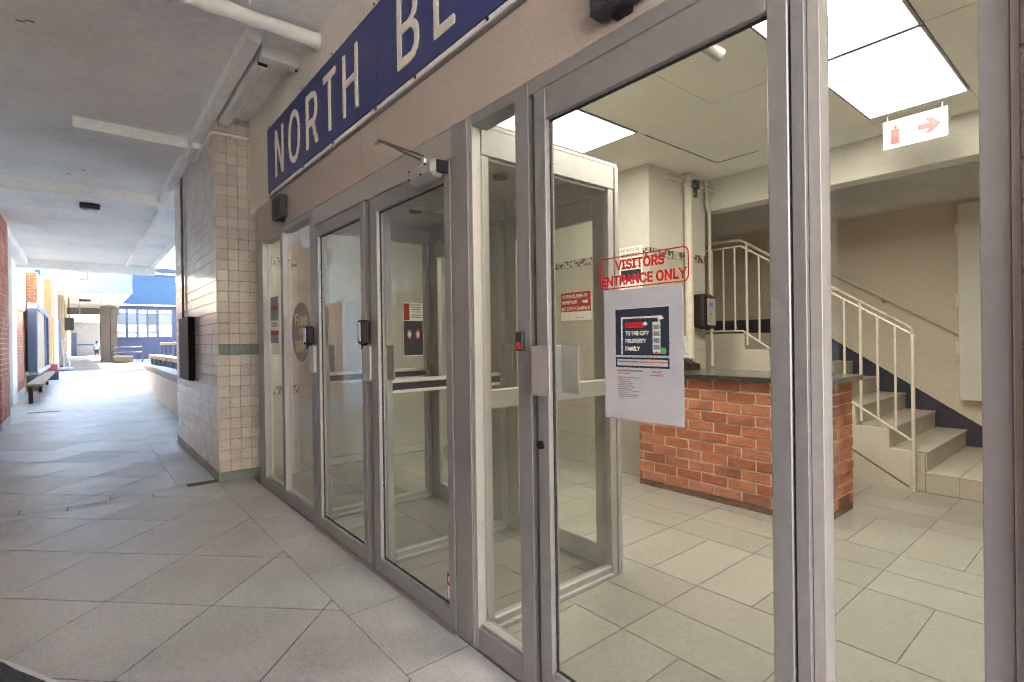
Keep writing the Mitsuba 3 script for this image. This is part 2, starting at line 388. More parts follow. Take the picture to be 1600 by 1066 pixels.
T1 = thing('ceiling_light', 'small dark bulkhead light on the far bay of the walkway ceiling', 'light')
obj('housing', bx(0.0, 0.26, 10.45, 10.62, 3.50, 3.583, 0.02), 'm_dark_plastic', T1)
obj('lens', bx(0.02, 0.24, 10.47, 10.68, 3.475, 3.53, 0.02), 'm_grey_plastic', T1)

# ------------------------------------------------------------------ the entrance building's front wall
front = thing('entrance_building', 'entrance building front with a beige pink fascia over the glass doors', 'building')
obj('fascia', bx(1.325, 1.45, -0.6, 3.02, 2.341, 2.65, 0.002), 'm_fascia', front, 'beige pink panel over the doors')
obj('fascia', bx(1.325, 1.45, 3.024, 5.46, 2.341, 2.65, 0.002), 'm_fascia', front, 'beige pink panel at the pillar end')
obj('wall', bx(1.337, 1.45, -2, 5.74, 2.652, 3.64), 'm_wall_white', front, 'white plaster wall around the blue sign')
obj('return', bx(1.40, 1.45, 5.46, 5.74, 0, 3.6), 'm_wall_white', front)
obj('upper_storeys', bx(-1.3, 9.5, -2, 18.2, 4.72, 8.2), 'm_upper_render', front)
obj('floor_slab', bx(-1.3, 1.66, -2, 18.0, 3.74, 4.72), 'm_upper_render', front)
obj('floor_slab', bx(1.66, 9.5, -2, 8.55, 4.70, 4.72), 'm_upper_render', front)
obj('rear_wall', bx(1.45, 9.5, 5.86, 8.5, 0, 4.7), 'm_upper_render', front)
obj('side_wall', bx(7.4, 9.5, -2, 5.86, 0, 4.7), 'm_upper_render', front)
obj('side_wall', bx(1.46, 7.4, -2, -1.75, 0, 4.7), 'm_upper_render', front)
obj('lobby_lid', bx(1.46, 7.4, -1.75, 5.86, 4.62, 4.69), 'm_upper_render', front)

pier = thing('dark_pier', 'dark brown tiled pier at the right end of the glass front', 'pillar')
obj('core', bx(1.30, 1.46, -0.6, 0.135, 0, 2.34), 'm_grout', pier)
for k in range(12):
    obj('tile', bx(1.293, 1.305, -0.6, 0.137, 0.2 * k + 0.002 - 0.13, min(2.338, 0.2 * k + 0.198 - 0.13), 0.002) if k else bx(1.293, 1.305, -0.6, 0.137, 0.0, 0.068, 0.002), 'm_brown_tile', pier)
obj('front_wall', bx(1.30, 1.46, -2, -0.605, 0, 2.65), 'm_fascia', front)

sign = thing('name_sign', 'long dark blue name board with white lettering above the glass doors', 'sign')
obj('board', bx(1.300, 1.336, 2.735, 4.955, 2.69, 3.25, 0.001), 'm_sign_blue', sign)
obj('board', bx(1.300, 1.336, 0.9, 2.732, 2.69, 3.25, 0.001), 'm_sign_blue', sign)
obj('rail', bx(1.302, 1.34, 0.9, 4.96, 2.662, 2.687, 0.002), 'm_white_paint', sign, 'pale edge strip under the board')
obj('rail', bx(1.306, 1.34, 0.9, 4.98, 2.652, 2.660, 0.001), 'm_alu', sign)
obj('edge', bx(1.303, 1.337, 4.957, 4.965, 2.69, 3.25), 'm_white_paint', sign)
for y in (1.7, 2.3, 2.75, 3.4, 4.0, 4.9):
    obj('screw', cat(tube([(1.300, y, 2.672), (1.294, y, 2.672)], 0.008, 8), tube([(1.30, y, 3.262), (1.294, y, 3.262)], 0.007, 8)), 'm_black', sign)
for ch, ya, yb in (('N', 4.705, 4.482), ('O', 4.335, 4.066), ('R', 3.915, 3.672), ('T', 3.556, 3.338), ('H', 3.216, 2.988), ('B', 2.478, 2.256), ('L', 2.112, 1.938)):
    zz, hh = (2.770, 0.388) if ch != 'O' else (2.762, 0.404)
    obj('letter', text_at(ch, ya, zz, ya - yb, hh, 1.2995, IN_FRONT, 0.006, bold=False), 'm_letter', sign)

for nm, lab, y0, y1, z0, z1 in (('speaker', 'small black speaker on the fascia at the pillar end', 4.47, 4.70, 2.385, 2.58), ('speaker', 'small black speaker on the fascia near the right edge of the front', 0.93, 1.12, 2.375, 2.60)):
    s = thing(nm, lab, 'speaker', None)
    c = 0.5 * (y0 + y1)
    obj('cabinet', bx(1.255, 1.323, y0, y1, z0, z1, 0.012), 'm_dark_plastic', s)
    obj('grille', prism(affinity.scale(Point(0, 0).buffer(0.5, 12), (y1 - y0) * 0.7, (z1 - z0) * 0.86), 0.004, (1.2555, c, 0.5 * (z0 + z1)), *IN_FRONT), 'm_black', s)
    obj('bracket', bx(1.30, 1.326, c - 0.03, c + 0.03, z0 - 0.012, z0 + 0.02), 'm_black', s)

# ------------------------------------------------------------------ glass front
shop = thing('glass_front', 'grey aluminium glass front with fixed panes beside the doors', 'shopfront')
def post(y0, y1, x0=1.32, x1=1.372, z0=0.0, z1=2.338, m='m_alu'):
    return obj('post', bx(x0, x1, y0, y1, z0, z1, 0.0012), m, shop)
post(5.26, 5.455); post(4.635, 4.705, x0=1.322); post(3.868, 3.945)
post(2.905, 2.972, x0=1.366, x1=1.40, m='m_gasket')
post(1.892, 2.02); post(1.862, 1.8905, x0=1.326, m='m_alu_pale')
post(1.485, 1.562); post(1.455, 1.483, x0=1.362, x1=1.40, m='m_gasket')
post(0.504, 0.534); post(0.476, 0.5025, x0=1.335, x1=1.392, m='m_alu_pale')
post(0.152, 0.196); post(0.1375, 0.151, x0=1.312, m='m_alu_pale')
for y0, y1, gx in ((4.705, 5.26, 1.36), (3.945, 4.635, 1.36), (1.562, 1.862, 1.362), (0.196, 0.476, 1.385)):
    obj('bottom_rail', bx(1.324, 1.41, y0 + .0006, y1 - .0006, 0.0, 0.10, 0.004), 'm_alu', shop)
    obj('bead', bx(gx - 0.022, gx + 0.02, y0 + .001, y1 - .001, 0.1003, 0.112, 0.003), 'm_alu_pale', shop)
    obj('top_rail', bx(1.324, 1.41, y0 + .0006, y1 - .0006, 2.292, 2.338, 0.003), 'm_alu', shop)
    obj('pane', bx(gx, gx + 0.0004, y0 - .004, y1 + .004, 0.09, 2.30) if False else prism([(y0 - .004, .09), (y1 + .004, .09), (y1 + .004, 2.3), (y0 - .004, 2.3)], 1e-4, (gx, 0, 0), (0, 1, 0), (0, 0, 1)).slice_plane([gx + 5e-5, 0, 0], [1, 0, 0]) if False else trimesh.Trimesh([(gx, y0, .1), (gx, y1, .1), (gx, y1, 2.295), (gx, y0, 2.295)], [(0, 1, 2), (0, 2, 3)], process=False), 'm_glass', shop)
obj('header', bx(1.322, 1.42, 0.534, 1.485, 2.284, 2.338, 0.003), 'm_alu', shop)
obj('transom', bx(1.324, 1.42, 2.022, 2.938, 2.201, 2.338, 0.002), 'm_alu_pale', shop, 'flat panel over the door with the closer')
obj('transom', bx(1.324, 1.42, 2.942, 3.866, 2.211, 2.338, 0.002), 'm_alu_pale', shop, 'flat panel over the door nearer the pillar')
obj('threshold', bx(1.30, 1.42, 0.534, 1.455, 0.0, 0.009, 0.002), 'm_stone_cap', shop)
obj('threshold', bx(1.30, 1.42, 2.022, 3.866, 0.0, 0.009, 0.002), 'm_stone_cap', shop)

def glass_door(label, y0, y1, z1, zt, zb, sl, sr):
    """y1 is the far jamb; sl and sr are the widths of the far and near stiles"""
    d = thing('glass_door', label, 'door', 'glass doors of the entrance')
    a, b, g = 1.318, 1.362, 1.343
    obj('stile', bx(a, b, y1 - sl, y1, 0.014, z1, 0.003), 'm_alu', d)
    obj('stile', bx(a, b, y0, y0 + sr, 0.014, z1, 0.003), 'm_alu', d)
    obj('top_rail', bx(a + .001, b - .001, y0 + sr + .0005, y1 - sl - .0005, zt, z1, 0.003), 'm_alu', d)
    obj('bottom_rail', bx(a + .001, b - .001, y0 + sr + .0005, y1 - sl - .0005, 0.014, zb, 0.004), 'm_alu', d)
    obj('gasket', cat(bx(g - 0.004, g + 0.004, y0 + sr, y0 + sr + 0.006, zb, zt), bx(g - 0.004, g + 0.004, y1 - sl - 0.006, y1 - sl, zb, zt),
                      bx(g - 0.004, g + 0.004, y0 + sr + 0.006, y1 - sl - 0.006, zt - 0.006, zt), bx(g - 0.004, g + 0.004, y0 + sr + 0.006, y1 - sl - 0.006, zb, zb + 0.006)), 'm_gasket', d)
    obj('pane', trimesh.Trimesh([(g, y0 + sr, zb), (g, y1 - sl, zb), (g, y1 - sl, zt), (g, y0 + sr, zt)], [(0, 1, 2), (0, 2, 3)], process=False), 'm_glass', d)
    obj('stop', cat(bx(1.3635, 1.378, y0 - .012, y0 + .014, .014, z1 + .006), bx(1.3635, 1.378, y1 - .014, y1 + .009, .014, z1 + .006), bx(1.3635, 1.378, y0 + .0145, y1 - .0145, z1 - .012, z1 + .014)), 'm_matte_black', d)
    return d

def pull(d, y, z0, z1, inner_m='m_alu_inner'):
    """a bent plate handle on each face of the door"""
    h = obj('handle', cat(bx(1.262, 1.268, y - 0.045, y + 0.05, z0, z1, 0.002), bx(1.262, 1.317, y + 0.044, y + 0.05, z0, z1, 0.002)), 'm_alu_pale', d, 'flat bent pull plate outside')
    obj('handle', cat(bx(1.412, 1.418, y - 0.045, y + 0.05, z0, z1, 0.002), bx(1.363, 1.418, y + 0.044, y + 0.05, z0, z1, 0.002)), inner_m, d, 'flat bent pull plate inside')

D1 = glass_door('glass entrance door nearest the tiled pillar with a card reader at its far jamb', 2.978, 3.862, 2.203, 2.118, 0.10, 0.085, 0.06)
pull(D1, 3.80 - 0.02, 1.14, 1.335)
D2 = glass_door('middle glass entrance door with a grey closer at its top', 2.03, 2.90, 2.193, 2.107, 0.10, 0.09, 0.055)
pull(D2, 2.845, 1.13, 1.335)
D3 = glass_door('nearest glass entrance door with red lettering and a pinned notice', 0.54, 1.45, 2.281, 2.165, 0.13, 0.062, 0.05)
pull(D3, 1.37, 1.155, 1.335)
obj('lock', cat(tube([(1.319, 1.43, 0.965), (1.308, 1.43, 0.965)], 0.016, 14)), 'm_black', D3)

clo = thing('door_closer', 'grey metal door closer with a folded arm above the middle glass door', 'door closer')
obj('body', cat(bx(1.24, 1.318, 2.055, 2.30, 2.118, 2.20, 0.02)), 'm_closer', clo)
obj('end_cap', bx(1.26, 1.318, 2.040, 2.0545, 2.13, 2.188, 0.004), 'm_black', clo)
for y, z in ((2.27, 2.18), (2.12, 2.18), (2.27, 2.14), (2.16, 2.142)):
    obj('screw', tube([(1.241, y, z), (1.2375, y, z)], 0.006, 8), 'm_black', clo)
obj('pivot', tube([(1.285, 2.20, 2.19), (1.285, 2.20, 2.232)], 0.017, 12), 'm_silver', clo, smooth=40)
obj('arm', bx(-.009, .009, 0, 0.31, -.005, .005, .002).apply_transform(trimesh.transformations.rotation_matrix(0.50, (1, 0, 0))).apply_transform(trimesh.transformations.rotation_matrix(0.46, (0, 0, 1))).apply_translation([1.285, 2.20, 2.222]), 'm_dark_steel', clo, 'lower bar of the arm')
obj('arm', bx(-.009, .009, 0, 0.33, -.005, .005, .002).apply_transform(trimesh.transformations.rotation_matrix(0.44, (1, 0, 0))).apply_transform(trimesh.transformations.rotation_matrix(0.28, (0, 0, 1))).apply_translation([1.262, 2.17, 2.236]), 'm_dark_steel', clo, 'upper bar of the arm')
obj('shoe', bx(1.155, 1.185, 2.455, 2.485, 2.36, 2.392, 0.006), 'm_grey_metal', clo)

def reader(label, y0, y1, z0, z1):
    r = thing('card_reader', label, 'card reader', None)
    obj('body', bx(1.262, 1.317, y0, y1, z0 + 0.03, z1, 0.008), 'm_black', r)
    obj('keypad', bx(1.256, 1.2615, y0 + 0.01, y1 - 0.008, z0 + 0.045, z1 - 0.01, 0.002), 'm_pale_print', r)
    obj('nose', bx(1.266, 1.312, y0 + 0.012, y1 - 0.02, z0, z0 + 0.0295, 0.008), 'm_black', r)
    obj('lens', bx(1.2555, 1.2655, y0 + 0.014, y1 - 0.022, z0 + 0.004, z0 + 0.026, 0.003), 'm_grey_plastic', r)
reader('black card reader with a pale keypad beside the round purple sticker', 3.872, 3.94, 1.315, 1.475)
reader('black card reader with a pale keypad beside the middle glass door', 2.908, 2.97, 1.315, 1.485)
r = thing('lock_indicator', 'small dark lock indicator with a red light on the post by the nearest door', 'indicator')
obj('body', bx(1.302, 1.319, 1.515, 1.557, 1.315, 1.39, 0.004), 'm_dark_plastic', r)
obj('lamp', bx(1.2985, 1.3017, 1.523, 1.549, 1.322, 1.348, 0.004), 'm_red', r)
r = thing('lock_indicator', 'small dark lock indicator with a red light in the gap beside the middle door', 'indicator')
obj('body', bx(1.345, 1.3715, 2.92, 2.96, 1.53, 1.60, 0.004), 'm_dark_plastic', r)
obj('lamp', bx(1.3415, 1.3447, 2.927, 2.953, 1.548, 1.574, 0.004), 'm_red', r)

# things stuck on the glass
gx = 1.3425
FIT[0] = np.array([[1, 0, 0, 0], [0, .9765, 0, 0], [0, 0, .9765, 1.36 * .0235], [0, 0, 0, 1.0]])   # print sizes as on the sheet
v = thing('door_lettering', 'red framed lettering reading visitors entrance only on the nearest glass door', 'lettering')
outer = rrect(0.338, 0.106, 0.02)
obj('border', prism(outer.difference(outer.buffer(-0.004)), 0.0012, (gx, 1.183, 1.523), *IN_FRONT), 'm_red', v)
obj('words', text_at('VISITORS', 1.118, 1.583, 0.19, 0.034, gx, IN_FRONT, 0.0012, bold=2), 'm_red', v)
obj('words', text_at('ENTRANCE ONLY', 1.177, 1.533, 0.325, 0.034, gx, IN_FRONT, 0.0012, bold=2), 'm_red', v)
n = thing('notice', 'large pale plastic sleeve with a navy welcome notice on the nearest glass door', 'notice')
Y0, Z0 = 1.167, 1.092
obj('sheet', bx(gx - 0.0012, gx - 0.0002, 0.866, Y0, Z0, 1.517), 'm_paper', n)
px = gx - 0.0014
def pan(name, y_left, z, w, h, m, k=0, parent=n, plane=None):
    return obj(name, bx((plane or px) - 0.0004 * (k + 1), (plane or px) - 0.0004 * k, y_left - w, y_left, z, z + h), m, parent)
pan('picture', 1.119, 1.303, 0.205, 0.150, 'm_poster_navy')
for a in ((1.096, 1.304, 0.006, 0.117), (0.953, 1.405, 0.006, 0.020)):
    pan('line', *a, 'm_pale_print', 1)
pan('line', 1.096, 1.421, 0.149, 0.006, 'm_pale_print', 1)
pan('tower', 0.973, 1.310, 0.028, 0.098, 'm_pale_print', 1)
for k in range(4):
    pan('window', 0.970, 1.322 + 0.021 * k, 0.022, 0.014, 'm_grey_print', 2)
pan('window', 0.966, 1.311, 0.014, 0.004, 'm_red', 2)
obj('tree', prism(Point(0, 0).buffer(0.0105, 10), 0.0004, (px - 0.0012, 0.934, 1.318), *IN_FRONT), 'm_green_print', n)
for (y, z, s) in ((1.0, 1.404, 1.0), (0.943, 1.421, 1.1)):
    obj('cloud', prism(Point(0, 0).buffer(0.006 * s, 8).union(sbox(-0.009 * s, -0.004, 0.009 * s, 0.0)), 0.0004, (px - 0.0008, y, z), *IN_FRONT), 'm_white_print', n)
pan('title_bar', 1.080, 1.391, 0.075, 0.018, 'm_red', 1)
for t, z, w in (('WELCOME', 1.394, 0.070), ('TO THE CITY', 1.367, 0.092), ('PROPERTY', 1.342, 0.080), ('FAMILY', 1.317, 0.056)):
    obj('words', text_at(t, 1.078, z, w, 0.014 if t != 'WELCOME' else 0.012, px - 0.0008, IN_FRONT, 0.0005), 'm_white_print' if t != 'WELCOME' else 'm_red_print', n)
for (a, b, w, h) in ((1.119, 1.290, 0.205, 0.006), (1.119, 1.263, 0.205, 0.006), (1.119, 1.269, 0.005, 0.021), (0.919, 1.269, 0.005, 0.021)):
    pan('frame', a, b, w, h, 'm_poster_navy')
pan('line', 1.113, 1.280, 0.106, 0.004, 'm_grey_print'); pan('line', 1.005, 1.280, 0.083, 0.004, 'm_orange_print')
pan('line', 1.113, 1.250, 0.102, 0.005, 'm_grey_print'); pan('line', 1.113, 1.242, 0.05, 0.003, 'm_orange_print')
pan('line', 0.978, 1.250, 0.034, 0.004, 'm_grey_print'); pan('line', 0.985, 1.239, 0.05, 0.004, 'm_orange_print')
for k, w in enumerate((.092, .048, .05, .062, .058, .066, .05, .09, .042, .083, .078, .02)):
    pan('line', 1.110, 1.229 - 0.0062 * k, w, 0.0022, 'm_grey_print')

FIT[0] = None
w = thing('wifi_sticker', 'round purple sticker offering free wifi on the fixed pane by the door', 'sticker')
wc, wz, wr = 4.29, 1.44, 0.25
obj('disc', prism(Point(0, 0).buffer(wr, 32), 0.0012, (1.3592, wc, wz), *IN_FRONT), 'm_purple', w)
obj('rim', prism(Point(0, 0).buffer(wr, 32).difference(Point(0, 0).buffer(wr - 0.012, 32)), 0.0008, (1.3578, wc, wz), *IN_FRONT), 'm_pale_print', w)
obj('words', text_at('Free', wc + 0.15, wz + 0.055, 0.29, 0.095, 1.3578, IN_FRONT, 0.0006), 'm_lime', w)
obj('words', text_at('WiFi', wc + 0.15, wz - 0.165, 0.29, 0.10, 1.3578, IN_FRONT, 0.0006), 'm_lime', w)
for k, rr in enumerate((0.02, 0.045, 0.07)):
    arc = Point(0, 0).buffer(rr, 16).difference(Point(0, 0).buffer(max(rr - 0.012, 0.001), 16)).intersection(Polygon([(0, 0), (-0.2, 0.2), (0.2, 0.2)]))
    obj('wave', prism(arc, 0.0006, (1.3578, wc, wz - 0.04), *IN_FRONT), 'm_lime', w)
w = thing('door_notice', 'narrow dark and red notice on the fixed pane beside the tiled pillar', 'notice')
obj('sheet', bx(1.3572, 1.3592, 4.90, 5.16, 1.35, 1.78), 'm_paper_white', w)
for (z0, z1, m) in ((1.56, 1.775, 'm_grey_print'), (1.655, 1.69, 'm_red_print'), (1.43, 1.47, 'm_red_print'), (1.355, 1.43, 'm_grey_print')):
    obj('print', bx(1.3562 if 'red' in m else 1.3566, 1.3571, 4.905, 5.155, z0, z1), m, w)
for z in (1.53, 1.505):
    obj('line', bx(1.3566, 1.3571, 4.95, 5.12, z, z + 0.01), 'm_grey_print', w)
w = thing('door_sticker', 'small red and white sticker low on the middle glass door', 'sticker')
obj('sheet', bx(1.3412, 1.3424, 2.09, 2.138, 0.115, 0.245), 'm_red_print', w)
obj('print', bx(1.3406, 1.3411, 2.094, 2.134, 0.12, 0.185), 'm_paper_white', w)
obj('print', prism(Point(0, 0).buffer(0.016, 12), 0.0006, (1.3411, 2.114, 0.216), *IN_FRONT), 'm_paper_white', w)

# ------------------------------------------------------------------ double security booth behind the doors
booth = thing('security_booth', 'aluminium and glass double security booth behind the entrance doors', 'booth')
def xpane(y, x0, x1, z0, z1):
    return trimesh.Trimesh([(x0, y, z0), (x1, y, z0), (x1, y, z1), (x0, y, z1)], [(0, 1, 2), (0, 2, 3)], process=False)
for i, y in enumerate((1.955, 2.955, 4.005)):
    m = 'm_alu_pale' if i == 0 else 'm_alu_inner'
    obj('floor_rail', bx(1.47, 2.315, y - 0.022, y + 0.022, 0.0, 0.062, 0.006), m, booth)
    obj('floor_rail', bx(1.47, 2.315, y - 0.038, y + 0.038, 0.0, 0.024, 0.004), m, booth)
    obj('stile', bx(1.425, 1.4695, y - 0.025, y + 0.025, 0, 2.21, 0.004), m, booth)
    obj('stile', bx(2.3155, 2.365, y - 0.025, y + 0.025, 0, 2.21, 0.004), m, booth)
    obj('header', bx(1.425, 2.385, y - 0.028, y + 0.028, 2.2105, 2.34, 0.003), 'm_alu_pale', booth)
    obj('bead', bx(1.47, 2.3150, y - 0.012, y + 0.012, 2.196, 2.2100, 0.002), m, booth)
    if i == 0:
        obj('mid_rail', bx(1.4700, 2.3150, y - 0.016, y + 0.016, 1.035, 1.125, 0.003), m, booth)
    else:
        obj('mid_rail', bx(1.4700, 2.3150, y - 0.016, y + 0.016, 1.10, 1.125, 0.003), 'm_white_paint', booth)
        obj('mid_rail', bx(1.4700, 2.3150, y - 0.016, y + 0.016, 1.035, 1.055, 0.003), 'm_white_paint', booth)
        obj('mid_band', bx(1.4705, 2.3145, y - 0.010, y + 0.010, 1.0552, 1.0998), 'm_navy_band', booth, 'dark band between the bars')
    obj('pane', xpane(y, 1.465, 2.32, 0.06, 2.205), 'm_glass', booth)
obj('corner_post', bx(2.366, 2.40, 1.922, 1.985, 0, 2.34, 0.003), 'm_alu_pale', booth)
obj('roof', bx(1.43, 2.40, 1.93, 4.03, 2.341, 2.362, 0.002), 'm_alu_pale', booth)
for y0, y1 in ((2.908, 3.003), (3.955, 4.05)):
    obj('post', bx(2.366, 2.40, y0, y1, 0, 2.34, 0.003), 'm_alu_inner', booth)
obj('header', bx(2.36, 2.398, 1.986, 2.907, 2.20, 2.339, 0.003), 'm_alu_inner', booth)
obj('header', bx(2.36, 2.398, 3.004, 3.954, 2.20, 2.339, 0.003), 'm_alu_inner', booth)
for y in (2.45, 3.48):
    obj('sensor', tube([(1.95, y, 2.3405), (1.95, y, 2.325)], 0.045, 20), 'm_black', booth, smooth=40)
for lab, y0, y1 in (('inner glass door of the security booth nearer the counter', 1.99, 2.903), ('inner glass door of the security booth farther from the counter', 3.008, 3.95)):
    d = thing('inner_door', lab, 'door', None)
    for a, b in ((y0, y0 + 0.10), (y1 - 0.10, y1)):
        obj('stile', bx(2.358, 2.398, a, b, 0.012, 2.195, 0.003), 'm_alu_inner', d)
    obj('top_rail', bx(2.359, 2.397, y0 + .1004, y1 - .1004, 2.07, 2.195, 0.003), 'm_alu_inner', d)
    obj('bottom_rail', bx(2.359, 2.397, y0 + .1004, y1 - .1004, 0.012, 0.135, 0.003), 'm_alu_inner', d)
    obj('pane', trimesh.Trimesh([(2.38, y0 + .09, .13), (2.38, y1 - .09, .13), (2.38, y1 - .09, 2.075), (2.38, y0 + .09, 2.075)], [(0, 1, 2), (0, 2, 3)], process=False), 'm_glass', d)
    obj('handle', cat(bx(2.30, 2.306, y1 - 0.12, y1 - 0.03, 1.15, 1.335, 0.002), bx(2.30, 2.357, y1 - 0.036, y1 - 0.03, 1.15, 1.335, 0.002)), 'm_alu_inner', d)
b = thing('booth_poster', 'dark poster with a red corner on the middle partition of the security booth', 'poster')
pl = 2.953
obj('sheet', bx(1.558, 1.697, pl - 0.002, pl - 0.0004, 1.262, 1.60), 'm_paper_white', b)
obj('print', bx(1.56, 1.695, pl - 0.0028, pl - 0.0021, 1.268, 1.485), 'm_poster_navy', b)
obj('print', bx(1.56, 1.602, pl - 0.0028, pl - 0.0021, 1.49, 1.595), 'm_red_print', b)
for x in (1.598, 1.658):
    obj('print', prism(affinity.scale(Point(0, 0).buffer(0.02, 14), 0.8, 1.5), 0.0006, (x, pl - 0.0028, 1.40), *FACING), 'm_orange_print', b)
    obj('print', prism(affinity.scale(Point(0, 0).buffer(0.011, 14), 0.8, 1.5), 0.0005, (x, pl - 0.0034, 1.40), *FACING), 'm_white_print', b)
for z in (1.585, 1.57, 1.555, 1.54, 1.52, 1.505):
    obj('line', bx(1.61, 1.685, pl - 0.0028, pl - 0.0021, z, z + 0.005), 'm_grey_print', b)

# ------------------------------------------------------------------ lobby shell
lc = struct('lobby_ceiling', bx(1.45, 5.2, -1.7, 5.8, 3.05, 3.15), 'm_lobby_grout', 'cream boarded ceiling of the lobby')
ys = [-1.7, -1.12, -0.5, 0.12, 0.74, 1.345, 1.965, 2.60, 3.205, 3.825, 4.445, 5.065, 5.8]
xs = [1.45, 2.30, 3.51, 4.73, 5.2]
LIGHTS = {(1, 4), (2, 4), (1, 7)}
for i in range(4):
    for j in range(12):
        if (i, j) in LIGHTS:
            continue
        dz = RNG.uniform(-0.002, 0.002)
        obj('ceiling_panel', bx(xs[i] + .002, xs[i + 1] - .002, ys[j] + .002, ys[j + 1] - .002, 3.03 + dz, 3.052, 0.0008), 'm_lobby_ceiling', lc)
for (i, j), lab in zip(((1, 4), (2, 4), (1, 7)), ('lit ceiling panel light nearest the glass front beside another', 'lit ceiling panel light above the hanging fire sign', 'lit ceiling panel light over the security booth')):
    L = thing('panel_light', lab, 'light', 'square lit ceiling panels of the lobby')
    x0, x1, y0, y1 = xs[i] + .004, xs[i + 1] - .004, ys[j] + .004, ys[j + 1] - .004
    fr = cat(bx(x0, x1, y0, y0 + .014, 3.022, 3.05), bx(x0, x1, y1 - .014, y1, 3.022, 3.05), bx(x0, x0 + .014, y0 + .014, y1 - .014, 3.022, 3.05), bx(x1 - .014, x1, y0 + .014, y1 - .014, 3.022, 3.05))
    obj('frame', fr, 'm_alu', L)
    q = trimesh.Trimesh([(x0 + .014, y0 + .014, 3.03), (x0 + .014, y1 - .014, 3.03), (x1 - .014, y1 - .014, 3.03), (x1 - .014, y0 + .014, 3.03)], [(0, 1, 2), (0, 2, 3)], process=False)
    obj('diffuser', q, 'm_white_print', L, emitter={'type': 'area', 'radiance': {'type': 'rgb', 'value': LAMP}})

for x0, x1, y in ((3.60, 3.78, 2.603), (3.79, 4.15, 2.601), (4.17, 4.72, 2.599)):
    obj('crack', bx(x0, x1, y - .004, y + .004, 3.0262, 3.029), 'm_grout', lc, 'dark gap along a sagging board joint')
obj('crack', bx(4.728, 4.735, 2.2, 2.595, 3.0262, 3.029), 'm_grout', lc)

def tile_wall(parent, axis, plane, u0, u1, z0, z1, du, dz, out, m='m_wall_tile_', limit=None, stagger=False):
    """raised tiles on a face: axis 'x' is a wall of constant x (u runs along y), 'y' a wall of constant y; out is the side it faces"""
    k = 0
    rows = max(1, round((z1 - z0) / dz)); n = max(1, math.ceil((u1 - u0) / du - 1e-6))
    stuff = []
    for r in range(rows):
        for c in range(n):
            ua, ub = u0 + c * du, min(u1, u0 + (c + 1) * du)
            za, zb = z0 + (z1 - z0) / rows * r, z0 + (z1 - z0) / rows * (r + 1)
            if ub - ua < 0.012:
                continue
            e = RNG.uniform(0, 0.0006)
            p0, p1 = sorted((plane, plane + out * (0.007 + e)))
            a = (p0, p1, ua + .0014, ub - .0014) if axis == 'x' else (ua + .0014, ub - .0014, p0, p1)
            mesh = bx(*a, za + .0014, zb - .0014, 0.0012)
            if limit is None or k < limit:
                obj('tile', mesh, f'{m}{RNG.integers(3 if "wall" in m else 4)}', parent)
            else:
                stuff.append(mesh)
            k += 1
    return stuff

def mosaic(parent, axis, plane, u0, u1, z0, out):
    """a border of small dark and pale mosaic squares"""
    dark, pale = [], []
    for r in range(3):
        for c in range(int((u1 - u0) / 0.025)):
            ua = u0 + c * 0.025
            p0, p1 = sorted((plane, plane + out * 0.008))
            a = (p0, p1, ua + .001, ua + .024) if axis == 'x' else (ua + .001, ua + .024, p0, p1)
            (dark if RNG.random() < 0.42 else pale).append(bx(*a, z0 + .025 * r + .001, z0 + .025 * r + .024))
    obj('mosaic', cat(pale), 'm_mosaic_pale', parent, 'mosaic border', kind='stuff')
    obj('mosaic', cat(dark), 'm_mosaic_dark', parent, 'dark pieces of the mosaic border', kind='stuff')

W = thing('end_wall', 'tiled lobby nib with two mosaic borders behind the fixed panes', 'wall')
obj('plaster', bx(1.45, 1.75, 5.60, 5.8, 2.225, 3.05), 'm_lobby_wall', W)
obj('backing', bx(1.45, 1.742, 5.612, 5.8, 0, 2.225), 'm_lobby_grout', W)
for z0, z1 in ((0, 0.835), (0.915, 2.145)):
    tile_wall(W, 'y', 5.612, 1.455, 1.745, z0, z1, 0.39, 0.28, -1)
mosaic(W, 'y', 5.612, 1.46, 1.745, 0.838, -1); mosaic(W, 'y', 5.612, 1.46, 1.745, 2.148, -1)
W = thing('grey_partition', 'grey beige lobby partition beside the tiled nib', 'wall')
for a, b in ((1.752, 2.62), (2.624, 3.41), (3.414, 4.199)):
    obj('panel', bx(a, b, 5.70, 5.8, 0.08, 3.05, 0.003), 'm_dark_panel', W)
obj('base', bx(1.752, 4.199, 5.69, 5.8, 0, 0.078, 0.003), 'm_plinth', W)
W = thing('lobby_column', 'broad cream column behind the brick counter tiled below its mosaic border', 'column')
obj('plaster', bx(4.2, 5.2, 3.0, 5.66, 2.225, 3.05), 'm_lobby_wall', W)
obj('backing', bx(4.208, 5.192, 3.008, 5.655, 0, 2.225), 'm_lobby_grout', W)
for z0, z1 in ((0, 2.145),):
    tile_wall(W, 'x', 4.208, 3.0, 5.64, z0, z1, 0.44, 0.306, -1)
    tile_wall(W, 'y', 3.008, 4.205, 5.19, z0, z1, 0.33, 0.306, -1)
mosaic(W, 'x', 4.208, 3.0, 5.62, 2.148, -1); mosaic(W, 'y', 3.008, 4.205, 5.19, 2.148, -1)
W = thing('lobby_beam', 'cream downstand beam between the lobby ceiling and the stairwell', 'beam')
obj('beam', bx(5.2, 5.40, -1.7, 2.998, 2.70, 4.60, 0.004), 'm_lobby_wall', W)
W = thing('stair_wall', 'tan textured stairwell wall with a navy skirting stepping up beside the stairs', 'wall')
obj('plaster', bx(7.15, 7.35, -1.7, 4.5, 0, 4.60), 'm_stair_wall', W)
obj('end_plaster', bx(5.2, 7.15, 4.3, 4.5, 0, 4.60), 'm_stair_wall', W)
obj('lid', bx(5.2, 7.35, -1.7, 4.5, 4.60, 4.618), 'm_stair_wall', W)
